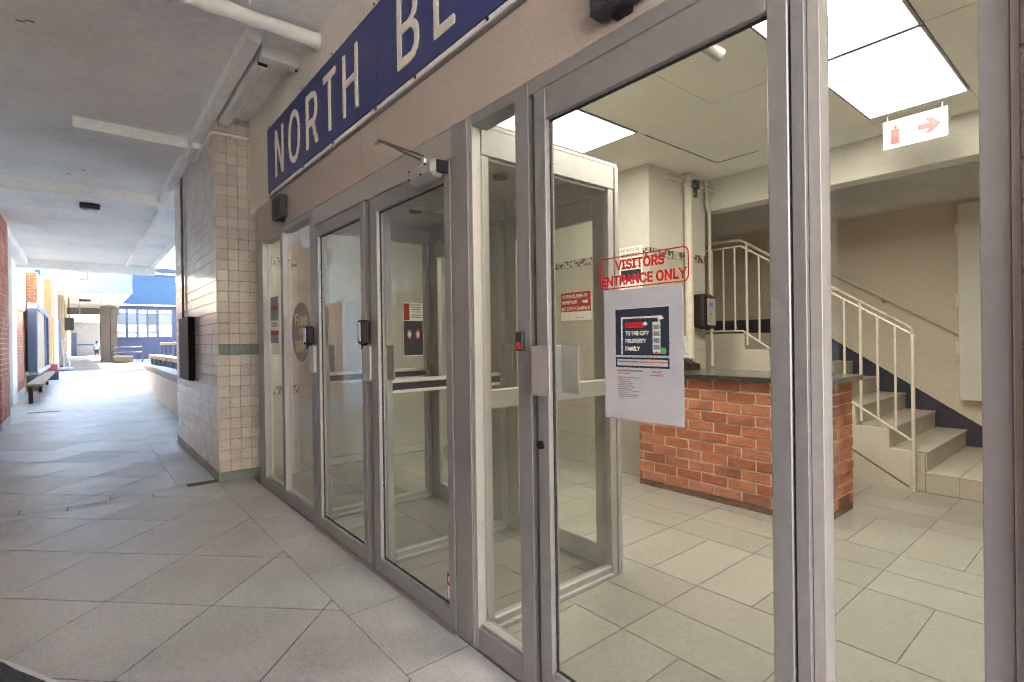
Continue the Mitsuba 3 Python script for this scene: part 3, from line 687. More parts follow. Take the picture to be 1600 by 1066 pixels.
def zline(y):
    return 0.345 + 0.665 * (y - 0.986)
obj('skirting', prism([(0.2, 0.17), (0.2, 0.33), (0.965, 0.33), (2.85, zline(2.85)), (4.29, zline(2.85)), (4.29, 1.38), (2.75, 1.15), (0.99, -0.03), (0.985, 0.17)], 0.005, (7.1455, 0, 0), (0, 1, 0), (0, 0, 1)), 'm_navy', W, 'navy painted skirting along the stairs')
obj('skirting', bx(5.25, 7.145, 4.294, 4.3, 1.38, zline(2.85)), 'm_navy', W, 'navy painted skirting of the landing')
W = thing('lobby_side_wall', 'cream wall closing the lobby beyond the right edge', 'wall')
obj('plaster', bx(1.45, 7.15, -1.75, -1.6, 0, 4.60), 'm_lobby_wall', W)
obj('front_lining', bx(1.451, 1.47, -1.6, 5.66, 2.345, 3.05), 'm_lobby_wall', W)
obj('front_lining', bx(1.461, 1.48, -1.6, 0.13, 0.0, 2.343), 'm_lobby_wall', W)

# ------------------------------------------------------------------ stairs
st = thing('staircase', 'beige tiled staircase climbing along the tan wall behind the counter', 'stairs')
RISE, RUN, SX0, SX1 = 0.174, 0.26, 5.55, 7.145
obj('platform', bx(SX0 + .004, SX1, 0.2, 1.19, 0.0, RISE - .012), 'm_lobby_grout', st)
for a, b in ((0.2, 0.36), (0.36, 0.965), (0.965, 1.19)):
    obj('riser', bx(SX0 - .004, SX0 + .004, a + .0015, b - .0015, 0.004, RISE - .0125), 'm_stair_tile', st)
for xa, xb in ((SX0 - .008, 6.08), (6.08, 6.62), (6.62, SX1)):
    for a, b in ((0.2, 0.36), (0.36, 0.965), (0.965, 1.19)):
        obj('tread', bx(xa + .0015, xb - .0015, a + .0015, b - .0015, RISE - .012, RISE, 0.003), 'm_stair_tile', st)
for k in range(2, 9):
    y, z = 1.185 + RUN * (k - 2), RISE * k
    y1 = y + RUN if k < 8 else 4.29
    obj('core', bx(5.575, SX1, y + 0.01, y1 + 0.009, 0.0 if k == 2 else z - RISE - .02, z - .014), 'm_lobby_grout', st)
    for xa, xb in ((5.575, 6.15), (6.15, SX1)):
        obj('riser', bx(xa + .001, xb - .001, y, y + 0.0095, z - RISE + .0005, z - .0145), 'm_stair_tile', st)
        obj('tread', bx(xa + .001, xb - .001, y - 0.012, y1 - .001, z - .014, z, 0.003), 'm_stair_tile', st)
obj('riser', bx(5.548, 5.574, 1.1915, 1.2535, .004, RISE - .001), 'm_stair_tile', st)
obj('riser', bx(5.560, 5.574, 1.197, 1.253, RISE + .002, 2 * RISE - .016), 'm_stair_tile', st)
prof = [(1.255, 0.0), (1.255, RISE * 2 - .01)]
for k in range(2, 9):
    y, z = 1.185 + RUN * (k - 2), RISE * k
    prof += [(max(y - .0, 1.255), z - .006)] if k > 2 else []
    prof += [(y + RUN if k < 8 else 4.29, z - .006)]
prof += [(4.29, 0.0)]
obj('stringer', prism(Polygon(prof).buffer(0), 0.042, (5.532, 0, 0), (0, 1, 0), (0, 0, 1)), 'm_stringer', st, 'white plastered side of the stairs')
rl = thing('stair_railing', 'white painted metal railing with upright bars on the open side of the stairs', 'railing')
RX = 5.525
def ztop(y):
    return 1.435 + 0.653 * (y - 1.30)
curve = [(RX, 1.265, 0.0), (RX, 1.265, 1.36), (RX, 1.272, 1.40), (RX, 1.30, 1.428)]
obj('post', tube(curve[:2], 0.015, 10), 'm_rail_white', rl, smooth=40)
obj('handrail', tube(curve[1:] + [(RX, 2.76, ztop(2.76)), (RX, 2.83, ztop(2.78)), (RX, 4.2, ztop(2.78))], 0.016, 10), 'm_rail_old', rl, 'worn handrail with chipped paint', smooth=40)
zm = lambda y: 1.358 + 0.653 * (min(y, 2.77) - 1.274)
zb_ = lambda y: 0.427 + 0.661 * (min(y, 2.76) - 1.265)
obj('rail', tube([(RX, 1.265, zm(1.265)), (RX, 2.77, zm(2.77)), (RX, 4.2, zm(2.77))], 0.011, 8), 'm_rail_white', rl, 'second rail', smooth=40)
obj('rail', tube([(RX, 1.265, zb_(1.265)), (RX, 2.76, zb_(2.76)), (RX, 4.2, zb_(2.76))], 0.011, 8), 'm_rail_white', rl, 'bottom rail', smooth=40)
y, k = 1.39, 0
while y < 4.1:
    tall = k % 4 == 2
    obj('bar', tube([(RX, y, zb_(y) if not tall else zb_(y) - 0.12), (RX, y, ztop(min(y, 2.78)) if tall else zm(y))], 0.0105 if not tall else 0.013, 8), 'm_rail_white', rl, smooth=40)
    y += 0.132; k += 1
h = thing('wall_handrail', 'thin tan handrail on brackets along the tan stairwell wall', 'handrail')
zh = lambda y: 1.364 + 0.632 * (y - 1.23)
obj('rail', tube([(7.08, 1.16, zh(1.16)), (7.08, 3.0, zh(3.0))], 0.017, 10), 'm_stair_wall', h, smooth=40)
for y in (1.9, 2.8):
    obj('bracket', tube([(7.08, y, zh(y) - .01), (7.10, y, zh(y) - .06), (7.148, y, zh(y) - .06)], 0.009, 8), 'm_rail_old', h)
c = thing('wall_cabinet', 'tall pale metal cabinet with white hinges on the stairwell wall', 'cabinet')
obj('body', bx(7.01, 7.149, 0.35, 1.21, 0.66, 2.70, 0.004), 'm_cabinet', c)
obj('door', bx(6.992, 7.009, 0.36, 1.212, 0.668, 2.692, 0.004), 'm_cabinet', c)
for z in (1.14, 1.63, 2.36):
    obj('hinge', tube([(6.997, 1.222, z), (6.997, 1.222, z + 0.13)], 0.016, 10), 'm_white_print', c, smooth=40)
cb = thing('floor_cable', 'thin dark cable pinned across the white side of the stairs', 'cable')
obj('wire', tube([(5.529, 1.30, 0.03), (5.529, 1.50, 0.15), (5.529, 1.72, 0.285), (5.529, 1.80, 0.33)], 0.004, 6), 'm_black', cb)

# ------------------------------------------------------------------ brick counter
ct = thing('reception_counter', 'red brick reception counter with a dark stone top', 'counter')
CX0, CX1, CY0, CY1 = 4.0, 4.64, 1.45, 2.995
obj('core', bx(CX0 + .007, CX1 - .007, CY0 + .007, CY1, 0, 1.002), 'm_mortar', ct)
obj('top', bx(CX0 - .05, CX1 + .07, CY0 - .055, CY1, 1.003, 1.046, 0.005), 'm_granite', ct, 'dark polished stone top')
obj('plinth', cat(bx(CX0 + .002, CX0 + .05, CY0 + .004, CY1, 0, 0.052), bx(CX0 + .052, CX1 - .004, CY0 + .002, CY0 + .05, 0, 0.052)), 'm_brick_dirty', ct, 'stained bottom course')
PITCH_Z, BL, J = 0.0865, 0.218, 0.0145
def brick(a0, a1, b0, b1, z0, z1, dirty=False):
    m = bx(a0, a1, b0, b1, z0, z1, 0.003)
    v = m.vertices + RNG.normal(0, 0.0019, (24, 3))
    obj('brick', trimesh.Trimesh(v, m.faces, process=False), 'm_brick_dirty' if dirty else f'm_brick_{RNG.choice(5, p=[.28, .27, .2, .17, .08])}', ct)
for r in range(11):
    z0 = 0.0575 + PITCH_Z * r; z1 = z0 + PITCH_Z - J
    z1 = min(z1, 0.999)
    # long face
    y = CY0 + (0.0 if r % 2 else BL / 2 + J / 2)
    if r % 2 == 0:
        pass
    else:
        pass
    start = CY0 if r % 2 else CY0
    yy, first = start, True
    while yy < CY1 - 0.02:
        ln = BL if (r % 2 or not first) else BL / 2 - J / 2
        ye = min(yy + ln, CY1)
        p = RNG.uniform(-0.0015, 0.0015)
        brick(CX0 + p, CX0 + 0.1, yy + (0 if first else 0), ye, z0, z1, dirty=(r == 0 and RNG.random() < 0.08))
        yy = ye + J; first = False
    # end face
    xx, first = CX0 + 0.1 + J, True
    while xx < CX1 - 0.02:
        ln = BL if (r % 2 == 0 or not first) else BL / 2 - J / 2
        xe = min(xx + ln, CX1)
        if xe - xx > 0.02:
            p = RNG.uniform(-0.002, 0.002)
            brick(xx, xe, CY0 + p, CY0 + 0.1, z0, z1, dirty=(r < 1 and RNG.random() < 0.4))
        xx = xe + J; first = False
    for q in np.arange(CY0 + 0.115, CY1 - 0.1, 0.232):
        pass

# things on and behind the counter
d = thing('towel_dispenser', 'black wall dispenser with a grey front and a lilac display above the counter', 'dispenser')
obj('case', bx(4.90, 5.10, 2.86, 2.998, 1.455, 1.80, 0.02), 'm_black', d)
obj('rim', bx(5.0, 5.135, 2.845, 2.99, 1.44, 1.785, 0.02), 'm_black', d)
obj('front', bx(4.955, 5.11, 2.838, 2.846, 1.475, 1.75, 0.004), 'm_grey_plastic', d)
obj('display', bx(4.985, 5.05, 2.833, 2.8385, 1.675, 1.71, 0.002), 'm_violet', d)
obj('button', bx(5.01, 5.025, 2.834, 2.8385, 1.58, 1.6), 'm_black', d)
d = thing('service_pipe', 'cream vertical pipe on the column beside the dispenser', 'pipe')
obj('pipe', tube([(4.80, 2.95, 1.05), (4.80, 2.95, 3.03)], 0.042, 14), 'm_rail_white', d, smooth=40)
obj('collar', tube([(4.80, 2.95, 1.42), (4.80, 2.95, 1.46)], 0.048, 14), 'm_rail_white', d, smooth=40)
obj('collar', tube([(4.80, 2.95, 3.0), (4.80, 2.95, 3.028)], 0.05, 14), 'm_rail_old', d, smooth=40)
d = thing('conduit', 'thin cream conduit bent down the corner of the column to the counter', 'conduit')
obj('tube', tube([(5.17, 2.96, 3.03), (5.17, 2.96, 2.76), (5.21, 2.955, 2.69), (5.21, 2.955, 1.55), (5.21, 2.95, 1.36), (5.225, 2.95, 1.32), (5.225, 2.95, 1.046)], 0.018, 10), 'm_rail_white', d, smooth=40)
obj('joint', tube([(5.225, 2.95, 1.13), (5.225, 2.95, 1.18)], 0.022, 10), 'm_rail_white', d, smooth=40)
d = thing('wire_hanger', 'long wire loop held by a black clamp on the column pipe', 'hanger')
ring = [(4.36, 2.9, 2.93), (5.30, 2.9, 2.93), (5.335, 2.9, 2.905), (5.30, 2.9, 2.88), (4.36, 2.9, 2.88), (4.325, 2.9, 2.905), (4.36, 2.9, 2.93)]
obj('loop', tube(ring, 0.006, 6), 'm_rail_old', d)
obj('clamp', bx(4.80, 4.88, 2.86, 2.92, 2.86, 2.95, 0.012), 'm_black', d)
obj('tail', tube([(4.84, 2.895, 2.86), (4.845, 2.895, 2.78)], 0.02, 10), 'm_black', d)
d = thing('desk_phone', 'black desk phone at the back of the counter top', 'phone')
obj('base', cat(prism([(0, 0), (0.2, 0), (0.2, 0.05), (0.0, 0.09)], 0.2, (4.40, 2.92, 1.046), (1, 0, 0), (0, 0, 1))), 'm_black', d)
obj('receiver', cat(tube([(4.42, 2.74, 1.14), (4.43, 2.90, 1.16)], 0.02, 10), bx(4.39, 4.45, 2.70, 2.76, 1.10, 1.15, 0.012), bx(4.39, 4.45, 2.88, 2.94, 1.12, 1.17, 0.012)), 'm_dark_plastic', d)
d = thing('paper_stack', 'white printed slips propped against the column on the counter', 'papers')
for k, (x, z, w_, h_) in enumerate(((4.62, 1.15, 0.17, 0.22), (4.70, 1.20, 0.13, 0.17))):
    obj('sheet', bx(x, x + w_, 2.965 - 0.02 * k, 2.97 - 0.02 * k, z, z + h_), 'm_paper_white', d)
    for j in range(6):
        obj('line', bx(x + .02, x + w_ - .03, 2.9642 - 0.02 * k, 2.9648 - 0.02 * k, z + .04 + .025 * j, z + .046 + .025 * j), 'm_grey_print', d)
obj('holder', bx(4.58, 4.84, 2.90, 2.985, 1.046, 1.15, 0.008), 'm_grey_plastic', d)
n = thing('wall_notice', 'white no access notice on the column behind the red door lettering', 'notice')
pw = 4.1995
obj('sheet', bx(pw - .0025, pw - .0005, 3.36 - 0.28, 3.36, 1.82, 2.26), 'm_paper_white', n)
obj('words', text_at('NO ACCESS', 3.34, 2.215, 0.22, 0.025, pw - .0026, IN_FRONT, 0.0008), 'm_grey_print', n)
for k in range(6):
    obj('line', bx(pw - .0032, pw - .0026, 3.12, 3.34, 2.185 - 0.025 * k, 2.192 - 0.025 * k), 'm_grey_print', n)
obj('print', bx(pw - .0032, pw - .0026, 3.10, 3.34, 1.93, 2.03), 'm_poster_navy', n)
n = thing('monitoring_sign', 'red and white sign about cameras on the column seen through the booth', 'sign')
obj('board', bx(pw - .004, pw - .0005, 3.745, 4.195, 1.557, 1.871), 'm_paper_white', n)
obj('field', bx(pw - .0048, pw - .0041, 3.747, 4.193, 1.655, 1.869), 'm_red_print', n)
for t, z, w_ in (('THIS BUILDING IS', 1.808, 0.375), ('MONITORED', 1.742, 0.23), ('BY CCTV CAMERAS', 1.672, 0.415)):
    obj('words', text_at(t, 4.175, z, w_, 0.036, pw - .0049, IN_FRONT, 0.0008), 'm_white_print', n)
obj('camera_icon', prism(sbox(0, 0, 0.05, 0.022).union(Polygon([(0.05, 0), (0.075, -0.008), (0.075, 0.03), (0.05, 0.022)])), 0.0008, (pw - .0049, 3.87, 1.748), *IN_FRONT), 'm_white_print', n)
obj('line', bx(pw - .0048, pw - .0041, 3.86, 3.97, 1.585, 1.592), 'm_grey_print', n)

fs = thing('fire_sign', 'hanging white sign with a red extinguisher and a red arrow', 'sign')
obj('board', bx(4.752, 4.76, 0.868, 1.258, 2.763, 2.975, 0.002), 'm_sign_cream', fs)
for a, b in ((1.072, 1.249), (0.878, 1.062)):
    rr = rrect(b - a if b > a else a - b, 0.19, 0.012) if False else rrect(abs(b - a), 0.192, 0.012)
    obj('border', prism(rr.difference(rr.buffer(-0.003)), 0.0008, (4.7518, max(a, b), 2.773), *IN_FRONT), 'm_grey_print', fs)
ext = sbox(0.045, 0.0, 0.092, 0.105).buffer(0.004).union(sbox(0.058, 0.105, 0.08, 0.122)).union(sbox(0.025, 0.122, 0.085, 0.129)).union(sbox(0.062, 0.122, 0.075, 0.138))
hose = Polygon([(0.085, 0.125), (0.115, 0.13), (0.118, 0.136), (0.085, 0.132)]).union(Polygon([(0.108, 0.135), (0.122, 0.13), (0.112, 0.05), (0.112, 0.012), (0.102, 0.012), (0.102, 0.055), (0.113, 0.125)]))
obj('extinguisher_icon', prism(ext, 0.0009, (4.7517, 1.249, 2.797), *IN_FRONT), 'm_red_print', fs)
obj('hose_icon', prism(hose.buffer(0), 0.0009, (4.7517, 1.249, 2.797), *IN_FRONT), 'm_grey_print', fs)
arr = Polygon([(0.02, 0.076), (0.02, 0.116), (0.09, 0.116), (0.06, 0.15), (0.10, 0.15), (0.155, 0.096), (0.10, 0.042), (0.06, 0.042), (0.09, 0.076)])
obj('arrow_icon', prism(arr, 0.0009, (4.7517, 1.062, 2.773), *IN_FRONT), 'm_red_print', fs)
for y in (0.90, 1.23):
    obj('wire', tube([(4.756, y, 2.975), (4.756, y, 3.03)], 0.003, 6), 'm_silver', fs)
cam = thing('ceiling_camera', 'grey dome camera on the lobby ceiling over the door', 'camera')
obj('bracket', bx(2.62, 2.78, 1.52, 1.60, 3.0, 3.029, 0.006), 'm_grey_metal', cam)
obj('body', tube([(2.68, 1.56, 3.0), (2.80, 1.50, 2.94)], 0.035, 14), 'm_grey_plastic', cam, smooth=40)

# ------------------------------------------------------------------ the tiled pillar
pil = thing('tiled_pillar', 'big square pillar of small glazed beige tiles with a green band', 'pillar')
obj('core', bx(1.027, 1.40, 5.747, 8.545, 0, 3.62), 'm_tile_grout', pil)
TP = 0.1045
z = 0.0
rows = []
zz = 0.095
while zz < 3.60:
    rows.append(zz); zz += TP
for i, z0 in enumerate(rows):
    band = abs(z0 + TP / 2 - 1.286) < TP / 2
    for a, b in ((1.028, 1.1235), (1.1235, 1.219), (1.219, 1.3145), (1.3145, 1.40)):
        e = RNG.uniform(0, .0006)
        obj('tile', bx(a + .002, b - .002, 5.74 - e, 5.75, z0 + .002, min(z0 + TP - .002, 3.6), .0012), 'm_green_tile' if band else f'm_glazed_{RNG.integers(4)}', pil)
near, rest = [], []
for i, z0 in enumerate(rows):
    for c in range(27):
        a = 5.742 + c * TP; b = min(a + TP, 8.55)
        if b - a < .02:
            continue
        e = RNG.uniform(0, .0009)
        (near if c < 4 else rest).append((bx(1.02 - e, 1.03, a + .0022, b - .0022, z0 + .0022, min(z0 + TP - .0022, 3.6), .0012), RNG.integers(4)))
for m, k in near:
    obj('tile', m, f'm_glazed_{k}', pil)
for k in range(4):
    obj('side_tile', cat([m for m, q in rest if q == k]), f'm_glazed_{k}', pil, 'small glazed tiles of the long side', kind='stuff')
obj('corner_trim', bx(1.018, 1.027, 5.738, 5.7465, 0.12, 3.6, .001), 'm_glazed_1', pil)
obj('base', bx(1.03, 1.40, 5.738, 5.748, 0.0, 0.094, .001), 'm_green_tile', pil, 'green tile base on the short side')
obj('base', bx(1.016, 1.029, 5.736, 8.55, 0.0, 0.094, .002), 'm_stone_cap', pil, 'grey stone base on the long side')
obj('back_face', bx(1.03, 1.40, 8.546, 8.556, 0, 3.6), 'm_glazed_2', pil)
b = thing('pillar_box', 'flat metal box with a black side fixed to the tiled pillar', 'box')
obj('case', bx(0.955, 1.018, 7.05, 7.80, 0.93, 1.675, .003), 'm_plate', b)
obj('edge', bx(0.953, 1.0175, 7.022, 7.049, 0.93, 1.675, .002), 'm_matte_black', b)
b = thing('pillar_conduit', 'thin brown conduit running down the tiled pillar to the metal box', 'conduit')
obj('tube', tube([(1.0, 7.75, 1.66), (1.0, 7.75, 3.46)], 0.014, 8), 'm_far_brown', b, smooth=40)
b = thing('cable_conduit', 'cream conduit bending round the top of the tiled pillar', 'conduit')
obj('tube', tube([(1.33, 5.70, 3.40), (1.08, 5.70, 3.40), (1.02, 5.70, 3.40), (0.985, 5.74, 3.39), (0.985, 6.6, 3.37)], 0.013, 8), 'm_white_paint', b, smooth=40)
for x in (1.31, 1.14):
    obj('clip', bx(x, x + .02, 5.69, 5.739, 3.382, 3.418, .003), 'm_rail_old', b)

# ------------------------------------------------------------------ left side of the walk
def brick_face(axis, plane, u0, u1, z0, z1, out, pitch=0.235, h=0.086, j=0.011):
    """one mesh of raised bricks on a face"""
    ms = []
    for r in range(int(math.ceil((z1 - z0) / h))):
        za, zb = z0 + r * h, min(z1, z0 + (r + 1) * h - j)
        if zb - za < 0.02:
            continue
        u = u0 - (pitch / 2 if r % 2 else 0)
        while u < u1:
            a, b = max(u, u0), min(u + pitch - j, u1)
            if b - a > 0.02:
                p0, p1 = sorted((plane, plane + out * (0.012 + RNG.uniform(-.002, .002))))
                ms.append(bx(*((p0, p1, a, b) if axis == 'x' else (a, b, p0, p1)), za, zb))
            u += pitch
    return cat(ms)

lw = thing('passage_wall', 'long wall on the left of the walk, brick below and white plaster above', 'wall')
obj('core', bx(-5.75, -1.295, -1.5, 28, 0, 3.62), 'm_mortar', lw)
obj('plaster', bx(-1.295, -1.28, -1.5, 17.2, 2.16, 3.6), 'm_plaster_left', lw)
obj('plaster', bx(-1.295, -1.28, 13.0, 17.2, 0.16, 2.158), 'm_plaster_left', lw)
obj('plinth', bx(-1.295, -1.255, -1.5, 11.6, 0, 0.15, .01), 'm_plinth', lw)
obj('plinth', bx(-1.295, -1.255, 13.01, 20.4, 0, 0.16, .01), 'm_plinth', lw)
obj('brickwork', brick_face('x', -1.295, -1.48, 7.9, 0.15, 2.15, 1), 'm_wall_brick', lw, 'brick dado of the wall', kind='stuff')
obj('brickwork', brick_face('x', -1.295, 9.98, 11.65, 0.15, 2.15, 1), 'm_wall_brick', lw, 'brick dado of the wall by the pier', kind='stuff')
obj('brickwork', brick_face('x', -1.295, 17.5, 20.4, 0.16, 2.35, 1), 'm_wall_brick', lw, 'brick panel of the wall past the white strip', kind='stuff')
obj('plaster', bx(-1.295, -1.27, 17.2, 21.3, 2.36, 3.6), 'm_plaster_left', lw)
obj('pilaster', bx(-1.29, -1.20, 16.3, 17.3, 0.0, 3.42, .01), 'm_plaster_left', lw, 'white strip between the plaster and the brick panel')
obj('roof', bx(-5.75, -1.45, -1.5, 7.99, 3.63, 4.0), 'm_upper_render', lw)
obj('upper_block', bx(-5.75, -1.45, 8, 28, 3.63, 14), 'm_upper_render', lw)
bp = thing('brick_pier', 'red brick pier at the left edge of the walk', 'pillar')
obj('core', bx(-1.30, -1.012, 11.712, 12.99, 0, 3.6), 'm_mortar', bp)
obj('brickwork', cat(brick_face('x', -1.012, 11.70, 13.0, 0.12, 3.55, 1), brick_face('y', 11.712, -1.30, -1.001, 0.12, 3.55, -1, 0.235)), 'm_wall_brick', bp, 'bricks of the pier', kind='stuff')
obj('base', bx(-1.31, -0.995, 11.69, 13.0, 0, 0.118, .01), 'm_plinth', bp)
bp = thing('brick_pier', 'orange brick pier above the blue shop window', 'pillar')
obj('core', bx(-1.30, -1.032, 21.4, 24.9, 0, 3.6), 'm_mortar', bp)
obj('brickwork', brick_face('y', 21.4, -1.3, -1.03, 0.0, 3.58, -1), 'm_wall_brick_orange', bp, 'bricks of the pier', kind='stuff')
obj('side', bx(-1.031, -1.015, 21.4, 24.9, 0, 3.6), 'm_beige_column', bp)
wp = thing('wall_conduit', 'thin grey conduit with a box on the white part of the passage wall', 'conduit')
obj('tube', tube([(-1.26, 15.2, 3.4), (-1.26, 15.2, 2.75)], 0.02, 8), 'm_grey_metal', wp)
obj('box', bx(-1.28, -1.22, 15.12, 15.28, 2.58, 2.75, .01), 'm_grey_metal', wp)
sw = thing('shop_window', 'blue framed shop window on the left wall of the walk', 'window')
obj('sill', bx(-1.29, -0.96, 20.6, 28.0, 0.50, 0.60, .01), 'm_plinth', sw)
obj('frame', bx(-1.2, -1.0, 20.6, 20.9, 0.3, 2.45, .01), 'm_window_blue', sw)
obj('frame', bx(-1.2, -1.0, 27.6, 27.9, 0.6, 2.45, .01), 'm_window_blue', sw)
obj('frame', bx(-1.2, -0.98, 20.6, 27.9, 2.45, 2.62, .01), 'm_pale_blue', sw)
for a, b, m in ((20.95, 22.6, 'm_wall_brick'), (22.7, 23.6, 'm_window_blue'), (23.7, 25.6, 'm_window_pale'), (25.7, 27.5, 'm_window_blue')):
    obj('pane', bx(-1.15, -1.06, a, b, 0.6, 2.44), m, sw)
for y in (22.65, 23.65, 25.65):
    obj('mullion', bx(-1.16, -1.02, y - .05, y + .05, 0.6, 2.449, .01), 'm_window_blue', sw)
be = thing('low_bench', 'low dark bench under the blue shop window', 'bench')
obj('seat', bx(-1.02, -0.72, 16.6, 24.5, 0.40, 0.46, .01), 'm_bench_side', be)
for y in (16.75, 20.5, 24.3):
    obj('leg', bx(-0.98, -0.90, y - .05, y + .05, 0, 0.40, .008), 'm_black', be)
g = thing('floor_drain', 'narrow dark drain grating in the paving on the left of the walk', 'drain')
obj('grate', bx(-0.86, -0.36, 14.25, 14.5, -0.0004, 0.004), 'm_dark_plastic', g)
b = thing('pink_box', 'pink red box standing on a dark crate by the blue shop window', 'box')
obj('box', bx(-1.1, -0.75, 27.9, 28.3, 0.3, 0.62, .01), 'm_pink', b)
b = thing('dark_crate', 'dark blue crate under the pink box', 'crate')
obj('body', bx(-1.12, -0.72, 27.6, 28.2, 0.0, 0.298, .02), 'm_bench_navy', b)
obj('rim', bx(-1.13, -0.71, 27.59, 28.21, 0.24, 0.27, .008), 'm_bench_navy', b)
# seen in the glass: door, sign and vent on the left wall
d = thing('blue_door', 'pale blue door in a white frame in the left passage wall', 'door')
obj('leaf', bx(-1.285, -1.262, 8.12, 9.74, 0.02, 2.08, .005), 'm_door_blue', d)
for a, b in ((8.0, 8.11), (9.75, 9.96)):
    obj('frame', bx(-1.295, -1.25, a, b, 0, 2.18, .005), 'm_white_paint', d)
obj('frame', bx(-1.295, -1.25, 8.11, 9.75, 2.085, 2.18, .005), 'm_white_paint', d)
obj('handle', tube([(-1.26, 8.3, 1.05), (-1.22, 8.3, 1.05), (-1.22, 8.42, 1.05)], 0.012, 8), 'm_silver', d)
v = thing('wall_vent', 'square grey vent high on the left passage wall', 'vent')
obj('frame', bx(-1.282, -1.262, 10.5, 10.8, 2.95, 3.25, .005), 'm_grey_metal', v)
for k in range(5):
    obj('slat', bx(-1.2615, -1.256, 10.53, 10.77, 2.985 + .05 * k, 3.015 + .05 * k), 'm_grey_plastic', v)
v = thing('direction_sign', 'white sign with a violet panel on the left wall, mirrored in the middle glass door', 'sign')
obj('board', bx(-1.282, -1.268, 7.75, 8.30, 2.63, 2.98, .003), 'm_paper_white', v)
obj('panel', bx(-1.267, -1.264, 7.98, 8.24, 2.70, 2.90), 'm_violet', v)
v = thing('direction_sign', 'white sign with a violet disc on the left wall, mirrored in the narrow fixed pane', 'sign')
obj('board', bx(-1.282, -1.268, 5.13, 5.52, 2.22, 2.52, .003), 'm_paper_white', v)
obj('panel', prism(Point(0, 0).buffer(0.09, 20), 0.003, (-1.2675, 5.33, 2.38), (0, 1, 0), (0, 0, 1)), 'm_violet', v)
v = thing('direction_sign', 'white sign with two orange marks on the left wall, mirrored in the middle glass door', 'sign')
obj('board', bx(-1.282, -1.268, 6.70, 6.98, 2.50, 2.92, .003), 'm_paper_white', v)
for z in (2.58, 2.75):
    obj('panel', bx(-1.267, -1.264, 6.78, 6.9, z, z + .1), 'm_orange_print', v)

# ------------------------------------------------------------------ right side: low wall, raised terrace, benches
path = [(1.40, 8.56), (1.42, 12.0), (1.42, 13.5), (1.45, 16.0), (1.75, 22.0), (2.42, 32.4)]
def ztopw(y):
    return 0.76 - max(0.0, y - 16.0) * 0.0245
def ribbon(pts, w, zf0, zf1, off=0.0):
    """a wall that follows pts, w thick to the right, between two height functions"""
    vs, fs = [], []
    for (x, y) in pts:
        vs += [(x + off, y, zf0(y)), (x + off + w, y, zf0(y)), (x + off + w, y, zf1(y)), (x + off, y, zf1(y))]
    for i in range(len(pts) - 1):
        a, b = 4 * i, 4 * (i + 1)
        for k in range(4):
            q = (a + k, a + (k + 1) % 4, b + (k + 1) % 4, b + k)
            fs += [(q[0], q[1], q[2]), (q[0], q[2], q[3])]
    e = 4 * (len(pts) - 1)
    fs += [(0, 2, 1), (0, 3, 2), (e, e + 1, e + 2), (e, e + 2, e + 3)]
    return trimesh.Trimesh(vs, fs, process=False)
fine = []
for (x0, y0), (x1, y1) in zip(path[:-1], path[1:]):
    for t in np.linspace(0, 1, 5)[:-1]:
        fine.append((x0 + (x1 - x0) * t, y0 + (y1 - y0) * t))
fine.append(path[-1])
w = thing('low_wall', 'low white curving wall with a grey stone cap beside the yard', 'wall')
obj('body', ribbon(fine, 0.25, lambda y: -0.02, lambda y: ztopw(y) - 0.14, 0.0), 'm_wall_white', w)
obj('cap', ribbon(fine, 0.31, lambda y: ztopw(y) - 0.139, ztopw, -0.03), 'm_stone_cap', w, 'grey stone cap')
terr = Polygon([(1.66, 8.7)] + [(x + 0.26, y) for x, y in fine[1:]] + [(9, 32.4), (9, 8.7)])
struct('terrace', prism(terr, 0.32, (0, 0, -0.02)), 'm_terrace', 'raised yard behind the low curving wall')
for lab, y0, y1 in (('far slatted bench on the raised yard', 24.4, 31.2), ('near slatted bench on the raised yard', 17.0, 24.0)):
    b = thing('slatted_bench', lab, 'bench', 'benches on the raised yard')
    bxx = 2.55
    for k in range(3):
        obj('slat', bx(bxx + .15 * k, bxx + .13 + .15 * k, y0, y1, 0.81, 0.86, .01), 'm_bench_slat', b)
    obj('seat_edge', bx(bxx - .02, bxx - .001, y0, y1, 0.70, 0.84, .005), 'm_bench_side', b)
    obj('back_board', bx(bxx + .47, bxx + .56, y0, y1, 1.40, 1.45, .01), 'm_bench_slat', b)
    obj('back_edge', bx(bxx + .45, bxx + .469, y0, y1, 1.31, 1.43, .005), 'm_bench_side', b)
    for y in np.linspace(y0 + 0.25, y1 - 0.25, 5):
        obj('leg', bx(bxx + .06, bxx + .2, y - .13, y + .13, 0.29, 0.81), 'm_bench_navy', b)
        obj('upright', bx(bxx + .472, bxx + .53, y - .13, y + .13, 0.29, 1.40), 'm_bench_navy', b)

# ------------------------------------------------------------------ far end
tr = thing('yard_tower', 'tall plain building on the right of the yard', 'building')
obj('wall', bx(6.9, 22, 21.5, 46.1, 0, 26), 'm_upper_render', tr)
for k in range(5):
    for y in np.arange(22, 44, 4.0):
        obj('window', bx(6.86, 6.9, y, y + 2.2, 2 + 4.4 * k, 4 + 4.4 * k), 'm_pane_dark', tr)

